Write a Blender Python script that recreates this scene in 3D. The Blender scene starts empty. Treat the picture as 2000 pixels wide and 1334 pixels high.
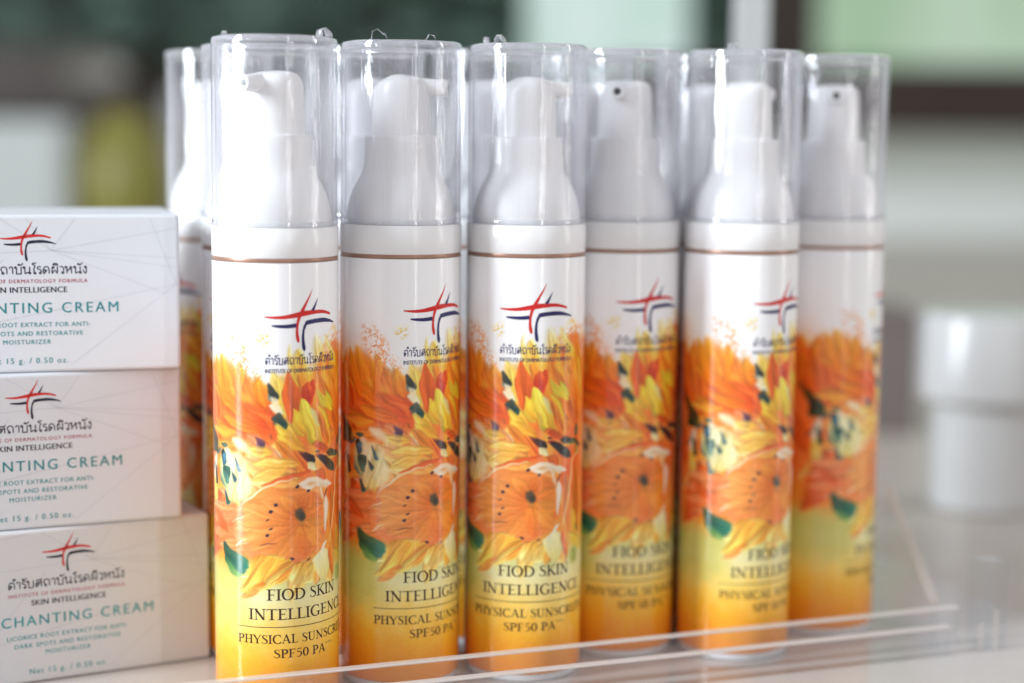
import bpy, bmesh, math, random
import numpy as np
from mathutils import Vector, Matrix
R_ = math.radians
SC = bpy.context.scene

# ------------------------------------------------------------------ camera
H = 0.152
cam_d = bpy.data.cameras.new('camera'); cam = bpy.data.objects.new('camera', cam_d)
SC.collection.objects.link(cam); SC.camera = cam
cam_d.sensor_fit = 'HORIZONTAL'; cam_d.sensor_width = 36.0
cam_d.lens = 3400 / 2000 * 36.0
cam_d.clip_start = 0.02; cam_d.clip_end = 60
cam.location = (0, 0, H)
cam.rotation_euler = (Matrix.Rotation(R_(90 - 6.74), 3, 'X') @ Matrix.Rotation(0.010, 3, 'Z')).to_euler()
cam_d.dof.use_dof = True; cam_d.dof.focus_distance = 0.462
cam_d.dof.aperture_fstop = 3.8; cam_d.dof.aperture_blades = 0

# ------------------------------------------------------------------ light
W = bpy.data.worlds.new('World'); SC.world = W; W.use_nodes = True
wn = W.node_tree.nodes; wl = W.node_tree.links
wn['Background'].inputs[1].default_value = 1.0
# made-up surroundings: tall bright and dark noise patches for streaky reflections, even on average
_tc = wn.new('ShaderNodeTexCoord'); _mp = wn.new('ShaderNodeMapping'); _mp.inputs['Scale'].default_value = (4.2, 4.2, 0.9)
_nz = wn.new('ShaderNodeTexNoise'); _nz.inputs['Scale'].default_value = 1.0; _nz.inputs['Detail'].default_value = 2.5
_cr = wn.new('ShaderNodeValToRGB')
for _k, (_p, _c) in enumerate([(0.36, (0.26, 0.25, 0.252)), (0.5, (0.56, 0.55, 0.556)), (0.62, (1.0, 1.03, 1.08))]):
    _e = _cr.color_ramp.elements[_k] if _k < 2 else _cr.color_ramp.elements.new(_p)
    _e.position = _p; _e.color = (*_c, 1)
wl.new(_tc.outputs['Generated'], _mp.inputs[0]); wl.new(_mp.outputs[0], _nz.inputs['Vector'])
wl.new(_nz.outputs['Fac'], _cr.inputs[0]); wl.new(_cr.outputs[0], wn['Background'].inputs[0])
def area(name, az, el, dist, sx, sy, power, col, target=(0.01, 0.49, 0.09)):
    l = bpy.data.lights.new(name, 'AREA'); l.shape = 'RECTANGLE'; l.size = sx; l.size_y = sy
    l.energy = power; l.color = col
    o = bpy.data.objects.new(name, l); SC.collection.objects.link(o)
    t = Vector(target); a, e = R_(az), R_(el)
    o.location = t + Vector((math.cos(a) * math.cos(e), math.sin(a) * math.cos(e), math.sin(e))) * dist
    o.rotation_euler = (t - o.location).to_track_quat('-Z', 'Y').to_euler()
    return o
area('window_light', 206, 20, 2.6, 0.40, 1.3, 110, (0.86, 0.94, 1.0))
area('tube_light', 357, 12, 1.6, 0.03, 1.3, 4.5, (1.0, 0.98, 0.95))
area('slit_light', 301, 14, 1.6, 0.022, 1.2, 2.2, (1.0, 1.0, 0.98))
SC.view_settings.view_transform = 'Standard'; SC.view_settings.look = 'None'
SC.view_settings.exposure = 0; SC.view_settings.gamma = 1; SC.view_settings.use_curve_mapping = False
SC.render.engine = 'CYCLES'
cy = SC.cycles
cy.max_bounces = 14; cy.transparent_max_bounces = 48; cy.glossy_bounces = 6; cy.transmission_bounces = 10
cy.use_denoising = True; cy.sample_clamp_indirect = 6.0; cy.caustics_reflective = False; cy.caustics_refractive = False

# ------------------------------------------------------------------ helpers
def link(o, parent=None):
    SC.collection.objects.link(o)
    if parent: o.parent = parent
    return o
def thing(name, label, cat, loc=(0, 0, 0), rz=0, group=None):
    o = bpy.data.objects.new(name, None); link(o); o.empty_display_size = 0.01
    o.location = loc; o.rotation_euler = (0, 0, rz); tag(o, label, cat, group); return o
def tag(o, label, cat, group=None):
    o['label'] = label; o['category'] = cat
    if group: o['group'] = group
def structure(o): o['kind'] = 'structure'; return o
def mesh_obj(name, verts, faces, mats, parent=None, smooth=False, mi=None):
    me = bpy.data.meshes.new(name); me.from_pydata([tuple(v) for v in verts], [], faces); me.validate()
    for m in (mats if isinstance(mats, list) else [mats]): me.materials.append(m)
    if mi is not None: me.polygons.foreach_set('material_index', mi)
    if smooth: me.polygons.foreach_set('use_smooth', [True] * len(me.polygons))
    me.update(); return link(bpy.data.objects.new(name, me), parent)
def bm_obj(name, bm, mat, parent=None, smooth=False):
    me = bpy.data.meshes.new(name); bmesh.ops.recalc_face_normals(bm, faces=bm.faces); bm.to_mesh(me); bm.free()
    me.materials.append(mat)
    if smooth: me.polygons.foreach_set('use_smooth', [True] * len(me.polygons))
    return link(bpy.data.objects.new(name, me), parent)
def lathe(name, prof, mat, parent=None, seg=96, sharp=None, cx=0, cyy=0):
    n = len(prof); V = []; F = []
    for k in range(seg):
        a = 2 * math.pi * k / seg; c, s = math.cos(a), math.sin(a)
        V += [(cx + r * c, cyy + r * s, z) for r, z in prof]
    for k in range(seg):
        k2 = (k + 1) % seg
        for i in range(n - 1):
            a, b, c, d = k * n + i, k2 * n + i, k2 * n + i + 1, k * n + i + 1
            if prof[i][0] < 1e-7: F.append((a, c, d))
            elif prof[i + 1][0] < 1e-7: F.append((a, b, d))
            else: F.append((a, b, c, d))
    o = mesh_obj(name, V, F, mat, parent, True)
    bm = bmesh.new(); bm.from_mesh(o.data); bmesh.ops.remove_doubles(bm, verts=bm.verts, dist=1e-7)
    bmesh.ops.recalc_face_normals(bm, faces=bm.faces)
    for e in bm.edges:
        if len(e.link_faces) == 2 and e.calc_face_angle() > 0.7: e.smooth = False
    bm.to_mesh(o.data); bm.free()
    return o
def box_bm(x0, x1, y0, y1, z0, z1, bev=0, seg=2):
    bm = bmesh.new(); bmesh.ops.create_cube(bm, size=1)
    for v in bm.verts:
        v.co = ((x0 + x1) / 2 + v.co.x * (x1 - x0), (y0 + y1) / 2 + v.co.y * (y1 - y0), (z0 + z1) / 2 + v.co.z * (z1 - z0))
    if bev: bmesh.ops.bevel(bm, geom=bm.edges[:], offset=bev, segments=seg, profile=0.5, affect='EDGES')
    return bm
def box(name, x0, x1, y0, y1, z0, z1, mat, parent=None, bev=0, seg=2, smooth=False):
    return bm_obj(name, box_bm(x0, x1, y0, y1, z0, z1, bev, seg), mat, parent, smooth)

# ------------------------------------------------------------------ materials
def s2l(c):
    c = np.asarray(c, float); return np.where(c <= 0.04045, c / 12.92, ((c + 0.055) / 1.055) ** 2.4)
def hexl(h):
    return tuple(float(v) for v in s2l([int(h[i:i + 2], 16) / 255 for i in (0, 2, 4)]))
def pbr(name, col, rough=0.5, spec=0.5, metal=0, coat=0, noise=0, nscale=60, bump=0, bscale=400):
    m = bpy.data.materials.new(name); m.use_nodes = True; nt = m.node_tree
    b = nt.nodes['Principled BSDF']
    b.inputs['Base Color'].default_value = (*col, 1); b.inputs['Roughness'].default_value = rough
    b.inputs['Specular IOR Level'].default_value = spec; b.inputs['Metallic'].default_value = metal
    b.inputs['Coat Weight'].default_value = coat; b.inputs['Coat Roughness'].default_value = 0.05
    if noise or bump:
        tc = nt.nodes.new('ShaderNodeTexCoord')
    if noise:
        n = nt.nodes.new('ShaderNodeTexNoise'); n.inputs['Scale'].default_value = nscale; n.inputs['Detail'].default_value = 5
        nt.links.new(tc.outputs['Object'], n.inputs['Vector'])
        r = nt.nodes.new('ShaderNodeMapRange'); r.inputs[1].default_value = 0.25; r.inputs[2].default_value = 0.75
        r.inputs[3].default_value = 1 - noise; r.inputs[4].default_value = 1 + noise
        mx = nt.nodes.new('ShaderNodeVectorMath'); mx.operation = 'SCALE'; mx.inputs[0].default_value = col
        nt.links.new(n.outputs['Fac'], r.inputs[0]); nt.links.new(r.outputs[0], mx.inputs['Scale'])
        nt.links.new(mx.outputs[0], b.inputs['Base Color'])
    if bump:
        n2 = nt.nodes.new('ShaderNodeTexNoise'); n2.inputs['Scale'].default_value = bscale; n2.inputs['Detail'].default_value = 3
        nt.links.new(tc.outputs['Object'], n2.inputs['Vector'])
        bp = nt.nodes.new('ShaderNodeBump'); bp.inputs['Strength'].default_value = bump; bp.inputs['Distance'].default_value = 0.0004
        nt.links.new(n2.outputs['Fac'], bp.inputs['Height']); nt.links.new(bp.outputs[0], b.inputs['Normal'])
    return m
def clear(name, tint=(0.97, 0.975, 0.98), f0=0.04, edge=0.0, rough=0.03, haze=0.04, hcol=(0.8, 0.8, 0.84), bump=0, stretch=(900, 900, 40), gain=1.0):
    """thin clear plastic: lets light straight through, mirrors by Fresnel, with a slight milky film"""
    m = bpy.data.materials.new(name); m.use_nodes = True; nt = m.node_tree; nt.nodes.clear()
    out = nt.nodes.new('ShaderNodeOutputMaterial')
    tr = nt.nodes.new('ShaderNodeBsdfTransparent'); tr.inputs[0].default_value = (*tint, 1)
    gl = nt.nodes.new('ShaderNodeBsdfGlossy'); gl.inputs['Roughness'].default_value = rough; gl.inputs[0].default_value = (0.97, 0.97, 1, 1)
    df = nt.nodes.new('ShaderNodeBsdfDiffuse'); df.inputs[0].default_value = (*hcol, 1)
    tl = nt.nodes.new('ShaderNodeBsdfTranslucent'); tl.inputs[0].default_value = (*hcol, 1)
    hz = nt.nodes.new('ShaderNodeMixShader'); hz.inputs[0].default_value = 0.5
    nt.links.new(df.outputs[0], hz.inputs[1]); nt.links.new(tl.outputs[0], hz.inputs[2])
    m1 = nt.nodes.new('ShaderNodeMixShader'); m1.inputs[0].default_value = haze
    nt.links.new(tr.outputs[0], m1.inputs[1]); nt.links.new(hz.outputs[0], m1.inputs[2])
    fr = nt.nodes.new('ShaderNodeLayerWeight'); fr.inputs['Blend'].default_value = 0.5
    pw = nt.nodes.new('ShaderNodeMath'); pw.operation = 'POWER'; pw.inputs[1].default_value = 5
    ma = nt.nodes.new('ShaderNodeMath'); ma.operation = 'MULTIPLY_ADD'; ma.inputs[1].default_value = 1 - f0; ma.inputs[2].default_value = f0
    if edge:                                                        # more plastic in the way towards the outline
        p3 = nt.nodes.new('ShaderNodeMath'); p3.operation = 'POWER'; p3.inputs[1].default_value = 2.6
        h3 = nt.nodes.new('ShaderNodeMath'); h3.operation = 'MULTIPLY_ADD'; h3.inputs[1].default_value = edge; h3.inputs[2].default_value = haze
        nt.links.new(fr.outputs['Facing'], p3.inputs[0]); nt.links.new(p3.outputs[0], h3.inputs[0]); nt.links.new(h3.outputs[0], m1.inputs[0])
    g = nt.nodes.new('ShaderNodeMath'); g.operation = 'MULTIPLY'; g.inputs[1].default_value = gain; g.use_clamp = True
    nt.links.new(fr.outputs['Facing'], pw.inputs[0]); nt.links.new(pw.outputs[0], ma.inputs[0]); nt.links.new(ma.outputs[0], g.inputs[0])
    m2 = nt.nodes.new('ShaderNodeMixShader')
    nt.links.new(g.outputs[0], m2.inputs[0]); nt.links.new(m1.outputs[0], m2.inputs[1]); nt.links.new(gl.outputs[0], m2.inputs[2])
    nt.links.new(m2.outputs[0], out.inputs[0])
    if bump:
        tc = nt.nodes.new('ShaderNodeTexCoord'); mp = nt.nodes.new('ShaderNodeMapping'); mp.inputs['Scale'].default_value = stretch
        n = nt.nodes.new('ShaderNodeTexNoise'); n.inputs['Scale'].default_value = 1; n.inputs['Detail'].default_value = 3; n.inputs['Distortion'].default_value = 0.6
        bp = nt.nodes.new('ShaderNodeBump'); bp.inputs['Strength'].default_value = bump; bp.inputs['Distance'].default_value = 0.0005
        nt.links.new(tc.outputs['Object'], mp.inputs[0]); nt.links.new(mp.outputs[0], n.inputs['Vector'])
        nt.links.new(n.outputs['Fac'], bp.inputs['Height'])
        nt.links.new(bp.outputs[0], gl.inputs['Normal']); nt.links.new(bp.outputs[0], fr.inputs['Normal'])
    return m
def glow(name, c0, c1, strength, scale=4):
    m = bpy.data.materials.new(name); m.use_nodes = True; nt = m.node_tree; nt.nodes.clear()
    out = nt.nodes.new('ShaderNodeOutputMaterial'); em = nt.nodes.new('ShaderNodeEmission'); em.inputs[1].default_value = strength
    tc = nt.nodes.new('ShaderNodeTexCoord'); n = nt.nodes.new('ShaderNodeTexNoise'); n.inputs['Scale'].default_value = scale; n.inputs['Detail'].default_value = 2
    r = nt.nodes.new('ShaderNodeValToRGB'); r.color_ramp.elements[0].position = 0.38; r.color_ramp.elements[1].position = 0.62
    r.color_ramp.elements[0].color = (*c0, 1); r.color_ramp.elements[1].color = (*c1, 1)
    nt.links.new(tc.outputs['Object'], n.inputs['Vector']); nt.links.new(n.outputs['Fac'], r.inputs[0])
    nt.links.new(r.outputs[0], em.inputs[0]); nt.links.new(em.outputs[0], out.inputs[0]); return m

M = {}
M['white_plastic'] = pbr('white_plastic', (0.87, 0.865, 0.875), 0.32, 0.5, bump=0.05, bscale=900)
M['collar_plastic'] = pbr('collar_plastic', (0.82, 0.81, 0.82), 0.22, 0.5)
M['ring'] = pbr('rose_gold_ring', (0.36, 0.205, 0.15), 0.35, 0.5, metal=0.35)
M['hole'] = pbr('nozzle_hole', (0.03, 0.03, 0.035), 0.6)
M['cap'] = clear('clear_cap', tint=(0.995, 0.995, 1.0), bump=0.35, haze=0.012, rough=0.03, f0=0.045, gain=1.1, edge=0.34, hcol=(0.94, 0.94, 1.0), stretch=(700, 700, 26))
M['cap_edge'] = clear('clear_cap_edge', haze=0.2, hcol=(0.95, 0.95, 1.0), rough=0.06, gain=1.6)
M['film'] = clear('shrink_film', haze=0.45, hcol=(0.85, 0.87, 0.92), rough=0.08, gain=2.2)
M['acrylic'] = clear('clear_acrylic', haze=0.015, rough=0.02)
M['acrylic_edge'] = clear('acrylic_cut_edge', haze=0.8, hcol=(0.97, 0.92, 0.9), rough=0.15, gain=1.2)
M['acrylic_soft'] = clear('acrylic_edge_and_glint', haze=0.4, hcol=(0.86, 0.78, 0.72), rough=0.15)  # side panel edge, and the pale glints built onto the corner post
M['acrylic_blue'] = clear('bluish_acrylic', tint=(0.955, 0.975, 0.985), haze=0.012, hcol=(0.7, 0.75, 0.78), rough=0.05)
M['tray_floor'] = pbr('tray_floor', hexl('c0bab7'), 0.14, 0.5, noise=0.06, nscale=25)
M['counter'] = pbr('counter', hexl('b8afa6'), 0.3, 0.4, noise=0.08, nscale=9)
M['carton'] = pbr('carton_board', (0.70, 0.72, 0.76), 0.42, 0.4, noise=0.015, nscale=90)
M['ink_brown'] = pbr('brown_ink', hexl('3a2320'), 0.35, 0.3)
M['ink_navy'] = pbr('navy_ink', hexl('2b2a5e'), 0.35, 0.3)
M['ink_dark'] = pbr('dark_navy_ink', hexl('26263c'), 0.4, 0.3)
M['ink_red'] = pbr('red_ink', hexl('d02a28'), 0.35, 0.3)
M['ink_rose'] = pbr('rose_ink', hexl('c2506a'), 0.4, 0.3)
M['ink_teal'] = pbr('teal_ink', hexl('32a6ae'), 0.4, 0.3)
M['ink_grey'] = pbr('pale_grey_ink', hexl('b9bbc6'), 0.4, 0.3)
M['jar'] = pbr('white_jar_plastic', (0.54, 0.538, 0.535), 0.25, 0.5)
M['wall'] = pbr('grey_wall', hexl('eef0ee'), 0.8, 0.2, noise=0.07, nscale=3)
M['timber'] = pbr('dark_timber', hexl('2c2018'), 0.5, 0.4, noise=0.3, nscale=6)
M['cabinet'] = pbr('brown_cabinet_wood', hexl('32271f'), 0.5, 0.4, noise=0.3, nscale=7)
M['grey_card'] = pbr('grey_card', hexl('6a625f'), 0.6, 0.3, noise=0.06, nscale=12)
M['light_card'] = pbr('pale_grey_card', hexl('b0b4b2'), 0.6, 0.3, noise=0.05, nscale=8)
M['plate'] = pbr('pale_plate', hexl('66625a'), 0.4)
M['yellow'] = pbr('olive_yellow_glaze', hexl('7c7836'), 0.35, 0.4, noise=0.12, nscale=10)
M['leaf'] = pbr('garden_leaf', hexl('5e7268'), 0.7, 0.3, noise=0.45, nscale=4)
M['post'] = pbr('pale_grey_post', hexl('b4b6b6'), 0.3, 0.4)
M['mint'] = glow('daylight_mint', hexl('c6e2d8'), hexl('d9ebe8'), 0.95, 9)
M['greenlight'] = glow('daylight_green', hexl('a4c2a4'), hexl('bcd2bc'), 0.95, 5)

# strokes of the flower print: petals (base, tip, width, two colours, softness, opacity, widest point, streak) and lines, in mm
ART = [
('p',-18.86,74.77,-23.76,93.35,4.03,'d8501e','e88a30',1.5,1,0.45,0.2),('p',-17.63,74.76,-13.52,94.51,3.62,'d8501e','e8c038',1.5,1,0.4,0.2),
('p',-16.76,73.94,-19.45,93.03,4.83,'c8421c','e06a28',1.5,1,0.5,0.2),('p',-26.19,70.57,-31.71,87.73,4.83,'d8501e','eaa038',2,1,0.5,0.2),
('p',-21.53,71.56,-27.52,88.03,3.62,'c8421c','e87a30',1.5,1,0.5,0.2),('p',-14.11,73.84,-8.4,89.46,3.22,'dd5a24','e8b040',1.5,1,0.5,0.2),
('p',-14.87,69.88,-21.85,81.91,5.64,'cf4a20','c03a18',2,0.8,0.5,0.2),('p',-28.18,56.77,-32.92,69.17,5.64,'e07030','e5803a',2,1,0.5,0.2),
('p',-12.03,70.52,-23.89,72.29,4.03,'e5803a','e0882e',2,1,0.5,0.2),('p',-22.45,50.68,-19.55,58.77,7.25,'dc6630','e4804a',2,1,0.6,0.2),
('p',-30.13,38.74,-20.06,49.92,6.44,'da6230','e88a50',2,1,0.6,0.2),('p',-11.85,42.26,-21.74,53.12,6.44,'e0703c','da6430',2,1,0.6,0.2),
('p',-24.84,52.18,-27.16,63.29,2.58,'f3e39a','dccb4c',1,0.9,0.5,0.1),('p',-31.31,48.34,-24.99,57.01,1.77,'f3e39a','dcb84c',1,0.8,0.5,0.1),
('p',-32.32,78.87,-22.21,68.35,2.9,'5a5a28','35401f',1,0.95,0.6,0.1),('p',-28.72,74.39,-21.85,69.16,1.77,'22301c','28382a',0.6,0.9,0.6,0.1),
('p',-22.16,66.75,-11.72,63.27,4.83,'a8a838','c8c468',1.5,0.9,0.5,0.2),('p',-22.46,63.54,-16.94,66.75,1.77,'39482a','45543a',0.6,0.9,0.5,0.1),
('p',-18.28,57.15,-16.08,66.73,1.93,'26362a','2f4434',0.6,0.95,0.5,0.1),('p',-16.6,57.11,-12.7,62.54,1.29,'314a34','3a523a',0.5,0.9,0.5,0.1),
('p',-16.03,53.07,-17.5,58.74,0.97,'2c3a2c','2c3a2c',0.4,0.9,0.5,0.1),('p',-10.64,63.18,-15.14,65.09,1.29,'46562e','46562e',0.5,0.8,0.5,0.1),
('p',-18.54,40.22,-8.05,36.1,3.38,'4a7030','2f6a58',1,0.95,0.6,0.1),('p',-9.46,38.74,-10.99,34.85,1.93,'2c6658','2c6658',0.6,0.8,0.6,0.1),
('p',-25.29,75.14,-26.51,92.48,3.72,'dc5a22','efae4a',3,0.95,0.5,0.25),('p',-21.38,74.21,-20.75,95.33,3.15,'d8521e','ecb440',3,0.95,0.5,0.25),
('p',-30.37,75.82,-25.24,93.76,1.72,'b8401a','e08a30',3,0.95,0.5,0.25),('p',-16.63,74.13,-19.4,93.75,4.29,'dd5c26','eeb23c',3,0.95,0.5,0.25),
('p',-13.83,76.31,-17.64,91.62,3.72,'e06428','efb650',3,0.95,0.5,0.25),('p',-9.78,74.19,-15.36,90.08,4.87,'e4662c','efa84c',3,0.95,0.5,0.25),
('p',-5.86,75.04,-13.54,90.17,4.87,'e2602c','f0b458',3,0.95,0.5,0.25),('p',-4.74,78.41,-9.81,90.85,3.44,'e46a30','f2b84c',3,0.95,0.5,0.25),
('p',-7.56,79.87,-7.57,86.93,3.44,'e8703a','f0a850',3,0.95,0.5,0.25),('l',[-24.7,78.95,-20.16,93.68],0.4,'ecb850',0.7),('l',[-17.63,83.13,-20.55,89.12],0.29,'f0c060',0.7),
('p',-9.79,79.29,-16.31,84.93,2.0,'eec048','f2d884',1.5,0.8,0.5,0.2),('p',-10.91,74.17,-15.99,82.12,1.72,'f0b450','f4d8a0',1.5,0.7,0.5,0.2),
('p',-9.35,69.53,-23.69,76.57,3.32,'f2b878','eeb07a',3,0.8,0.5,0.2),('p',-11.59,76.94,-19.59,85.23,1.66,'f4d8a8','f2ca86',2,0.8,0.5,0.2),
('p',-13.68,83.06,-27.27,90.34,1.11,'f2c868','f0c878',1.5,0.7,0.5,0.2),('p',-10.74,73.83,-16.79,79.9,3.59,'ee9466','f0a080',3,0.8,0.5,0.2),
('p',-6.02,77.94,-10.92,87.02,4.14,'e8784a','ee9a5a',3,0.85,0.5,0.25),('p',-20.68,77.42,-27.81,82.78,1.66,'e6826a','ea9a7a',3,0.6,0.5,0.2),
('g',[-25.25,90.41,-20.55,95.42,-16.32,92.91,-11.51,87.51,-7.02,85.88,-5.89,82.48,-4.75,79.06,-6.43,74.57,-10.92,72.84,-16.96,71.91,-25.29,73.21,-30.33,81.71],(-14.43,72.1,-19.78,93.22),'dc6430','eda04a',3,0.75,0.3),
('g',[-21.37,81.15,-10.93,83.58,-5.32,80.21,-6.99,74.58,-14.43,74.37,-22.24,75.91],(-6.44,75.7,-19.78,81.32),'de5e2c','e88444',3,0.75,0.25),
('g',[-17.64,86.61,-12.08,84.68,-5.33,83.6,-9.81,83.05,-16.32,83.31],(-7.02,83.63,-16.97,86.1),'ee9c48','f2c45a',1.5,0.8,0.2),
('g',[-25.3,70.9,-14.43,74.37,-9.22,71.17,-14.43,69.83,-22.25,68.46],(-9.78,71.73,-25.3,69.75),'e88848','f0b45c',2,0.75,0.25),
('g',[-6.28,88.27,-1.03,90.77,6.52,91.27,17.66,89.84,25.06,79.48,18.22,72.22,10.12,70.25,4.36,71.76,-0.28,73.54,-4.98,79.71],(6.8,71.07,4.12,91.34),'e4842e','efb646',2,0.55,0.35),
('g',[-8.66,69.47,-1.82,75.53,1.35,71.88,6.76,66.09,3.51,63.63,-0.54,62.56,-6.96,61.21,-12.04,57.99,-15.04,58.94,-12.63,65.38],(5.05,64.59,-10.91,70.0),'eba64c','f3d888',1.5,0.75,0.35),
('g',[-28.23,54.16,-20.58,54.3,-16.63,51.33,-17.63,46.61,-15.02,42.85,-19.8,45.16,-26.67,45.12],(-25.36,45.37,-17.63,53.52),'d8602a','e88444',2,0.8,0.25),
('p',-7.03,88.76,-16.23,95.88,1.66,'f4f2f0','f4f2f2',2.0,0.95,0.5,0.02),('p',-6.18,86.92,-9.82,93.66,2.58,'f3f1ec','f4f3f4',2.0,0.95,0.5,0.02),
('p',-10.94,89.71,-15.06,94.32,0.97,'f6f4f0','f4f3f4',1.0,0.9,0.5,0.02),('p',15.67,85.73,12.85,96.01,3.09,'e88a30','eec850',2,1,0.5,0.2),
('p',22.12,82.12,17.54,95.05,2.53,'dd7024','e6a030',2,1,0.5,0.25),('p',9.76,87.63,6.46,99.66,3.65,'eeb840','f4e8b0',2.5,0.9,0.5,0.15),
('p',17.1,90.62,9.57,99.53,1.96,'eec83c','f4e6a8',1.5,0.9,0.5,0.15),('p',0.98,86.53,-0.79,98.35,1.68,'eec850','f2e090',1.2,0.95,0.35,0.15),
('p',3.74,86.51,1.41,96.72,3.09,'eaa03c','f0d268',1.5,0.95,0.4,0.2),('p',6.63,86.97,9.63,95.67,2.53,'e67a2c','ecaa48',1.5,0.9,0.4,0.2),
('p',-1.73,83.73,-5.17,90.78,2.81,'eeb040','f4dc8a',1.5,1,0.45,0.2),('p',-2.78,78.16,-4.01,89.18,2.25,'f0c850','f2d878',1.2,1,0.5,0.2),
('p',-0.56,76.84,-2.87,86.46,1.68,'f3e39a','f2e08a',1,1,0.5,0.1),('p',14.55,73.8,8.44,89.1,4.21,'e27a2c','e8983c',2,1,0.5,0.25),
('p',9.97,74.26,5.44,88.12,3.37,'e5803a','eaa23c',1.5,1,0.5,0.25),('p',18.89,73.23,14.7,86.95,2.53,'dd6c28','e89038',2,1,0.5,0.3),
('p',21.13,79.42,17.66,91.12,1.4,'e4b434','ecd04c',1,0.9,0.5,0.2),('p',19.25,83.07,15.96,93.53,1.01,'e0872c','e8a83a',1,0.8,0.5,0.2),
('p',13.98,80.31,7.08,86.68,1.85,'d2c63e','dcd45e',0.8,1,0.5,0.15),('p',12.86,75.11,7.61,81.94,1.46,'e4b838','e6c848',0.8,0.95,0.5,0.2),
('p',5.52,81.48,2.03,90.39,2.81,'e2702e','ec9a3e',1,1,0.5,0.2),('p',10.18,82.33,6.58,90.29,1.96,'e07a2c','e8923a',1.2,0.9,0.5,0.25),
('p',4.94,81.92,5.49,88.67,1.74,'cf3a20','d8582a',0.5,1,0.62,0.1),('p',2.66,83.49,5.5,82.87,1.12,'d2542a','d44424',0.6,0.9,0.5,0.1),
('p',0.82,76.3,-0.87,90.51,4.21,'dc6a30','e4743a',0.35,1,0.42,0.2),('p',-0.59,79.61,-2.84,83.7,1.4,'e88a40','ea9a48',0.8,0.7,0.5,0.1),
('p',6.84,70.89,1.98,83.25,4.21,'d8c040','ecd350',0.4,1,0.5,0.15),('p',6.22,73.15,2.96,81.86,1.96,'dccf74','e6dfa4',0.8,0.95,0.5,0.1),
('p',2.78,73.26,0.08,81.03,3.09,'e6c048','eed04e',0.5,1,0.45,0.15),('p',8.67,73.56,4.37,81.83,1.68,'dfd27c','e8e0b0',0.6,0.95,0.5,0.1),
('p',11.79,70.77,6.11,81.21,2.25,'d2602a','e08a34',0.8,0.95,0.5,0.25),('l',[3.24,81.85,5.57,77.63,8.67,73.28],0.39,'cc6a28',0.85),
('p',12.17,70.45,8.6,78.3,1.29,'e2b23c','e0c44c',0.8,0.9,0.5,0.2),('p',17.71,69.75,13.98,80.06,1.96,'d4602a','e07a34',1.5,0.95,0.5,0.3),
('p',5.95,70.93,9.35,71.27,1.68,'de8038','d65c2c',1,0.9,0.5,0.2),('p',11.82,69.36,6.85,70.33,1.96,'d86a30','d45428',1,0.95,0.5,0.2),
('p',1.15,71.05,-4.2,79.24,3.09,'e8a63e','f0cc58',1,1,0.5,0.25),('p',2.84,68.53,-4.43,74.51,3.09,'e8983c','efc254',1,1,0.5,0.25),
('p',4.88,63.73,-5.28,73.07,3.37,'e87c36','eea548',1,1,0.5,0.3),('p',6.94,64.18,-2.74,74.59,1.68,'f2d878','f0d060',0.6,1,0.5,0.2),
('p',5.16,63.99,-0.5,71.04,1.68,'e06830','e8883c',0.7,0.9,0.5,0.25),('p',1.8,61.85,-6.42,69.37,3.65,'eeb254','f2d084',1,0.95,0.5,0.25),
('p',-2.67,67.08,-6.74,70.74,2.53,'f5efcc','f3ecc0',0.8,0.95,0.5,0.05),('p',-4.92,66.13,-7.02,68.77,0.95,'e89060','ecb080',0.8,0.8,0.5,0.1),
('p',-6.74,70.74,-12.47,74.08,3.09,'eb9064','efa87c',2,0.85,0.5,0.2),('p',-5.02,67.43,-9.32,73.35,2.21,'e2683a','e87a48',1.5,0.85,0.5,0.2),
('p',-10.48,69.75,-17.26,72.74,1.93,'f6e6c4','f6ead0',1.6,0.8,0.5,0.1),('p',-8.29,63.56,-11.65,70.51,4.14,'f0bc78','f3d6a0',2,0.8,0.5,0.25),
('p',2.37,60.73,-10.53,63.93,4.21,'efbc68','f2dc9c',1.5,0.9,0.5,0.3),('p',0.93,63.35,-10.52,65.65,2.49,'ecb45c','eec67c',1.5,0.85,0.5,0.3),
('p',-8.34,56.43,-22.75,58.68,3.04,'ea8e58','f2b888',1.2,0.9,0.45,0.2),('p',-8.35,54.23,-27.91,54.33,3.32,'e8824c','f0a878',1.2,0.9,0.45,0.2),
('p',-8.37,51.48,-29.88,50.52,3.59,'ea8c58','efa67a',1.2,0.9,0.45,0.2),('p',-7.84,48.74,-28.72,46.52,3.32,'e67c48','ee9c6c',1.2,0.9,0.45,0.2),
('p',-7.31,46.54,-23.83,43.35,3.04,'ea8a54','f2b07c',1.2,0.9,0.45,0.2),('p',-8.33,57.53,-13.87,63.76,2.49,'eda86a','f4d29a',1.2,0.9,0.45,0.2),
('p',-18.41,47.36,-25.66,52.79,2.53,'d8602c','e07a40',1.5,0.8,0.5,0.2),('p',-14.3,54.94,-17.38,60.68,1.68,'e4c058','d8b048',1.2,0.7,0.5,0.15),
('p',-0.39,60.73,-13.12,62.47,2.53,'eec878','f4e0a8',0.8,0.8,0.45,0.22),('p',-1.53,64.61,-14.46,68.49,2.25,'e89a5c','f2c48c',0.8,0.8,0.45,0.22),
('p',-2.68,67.92,-10.62,72.89,1.96,'ea9058','efb47c',0.8,0.8,0.45,0.22),('p',-0.22,70.21,-2.77,76.81,1.4,'eebc50','f0d478',0.8,0.8,0.45,0.22),
('p',1.22,64.65,-6.7,66.84,1.12,'e88a48','f0b468',0.8,0.8,0.45,0.22),('p',-17.46,57.01,-18.93,70.34,4.7,'f1f3e2','eef3ee',3,0.9,0.5,0.04),
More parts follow.
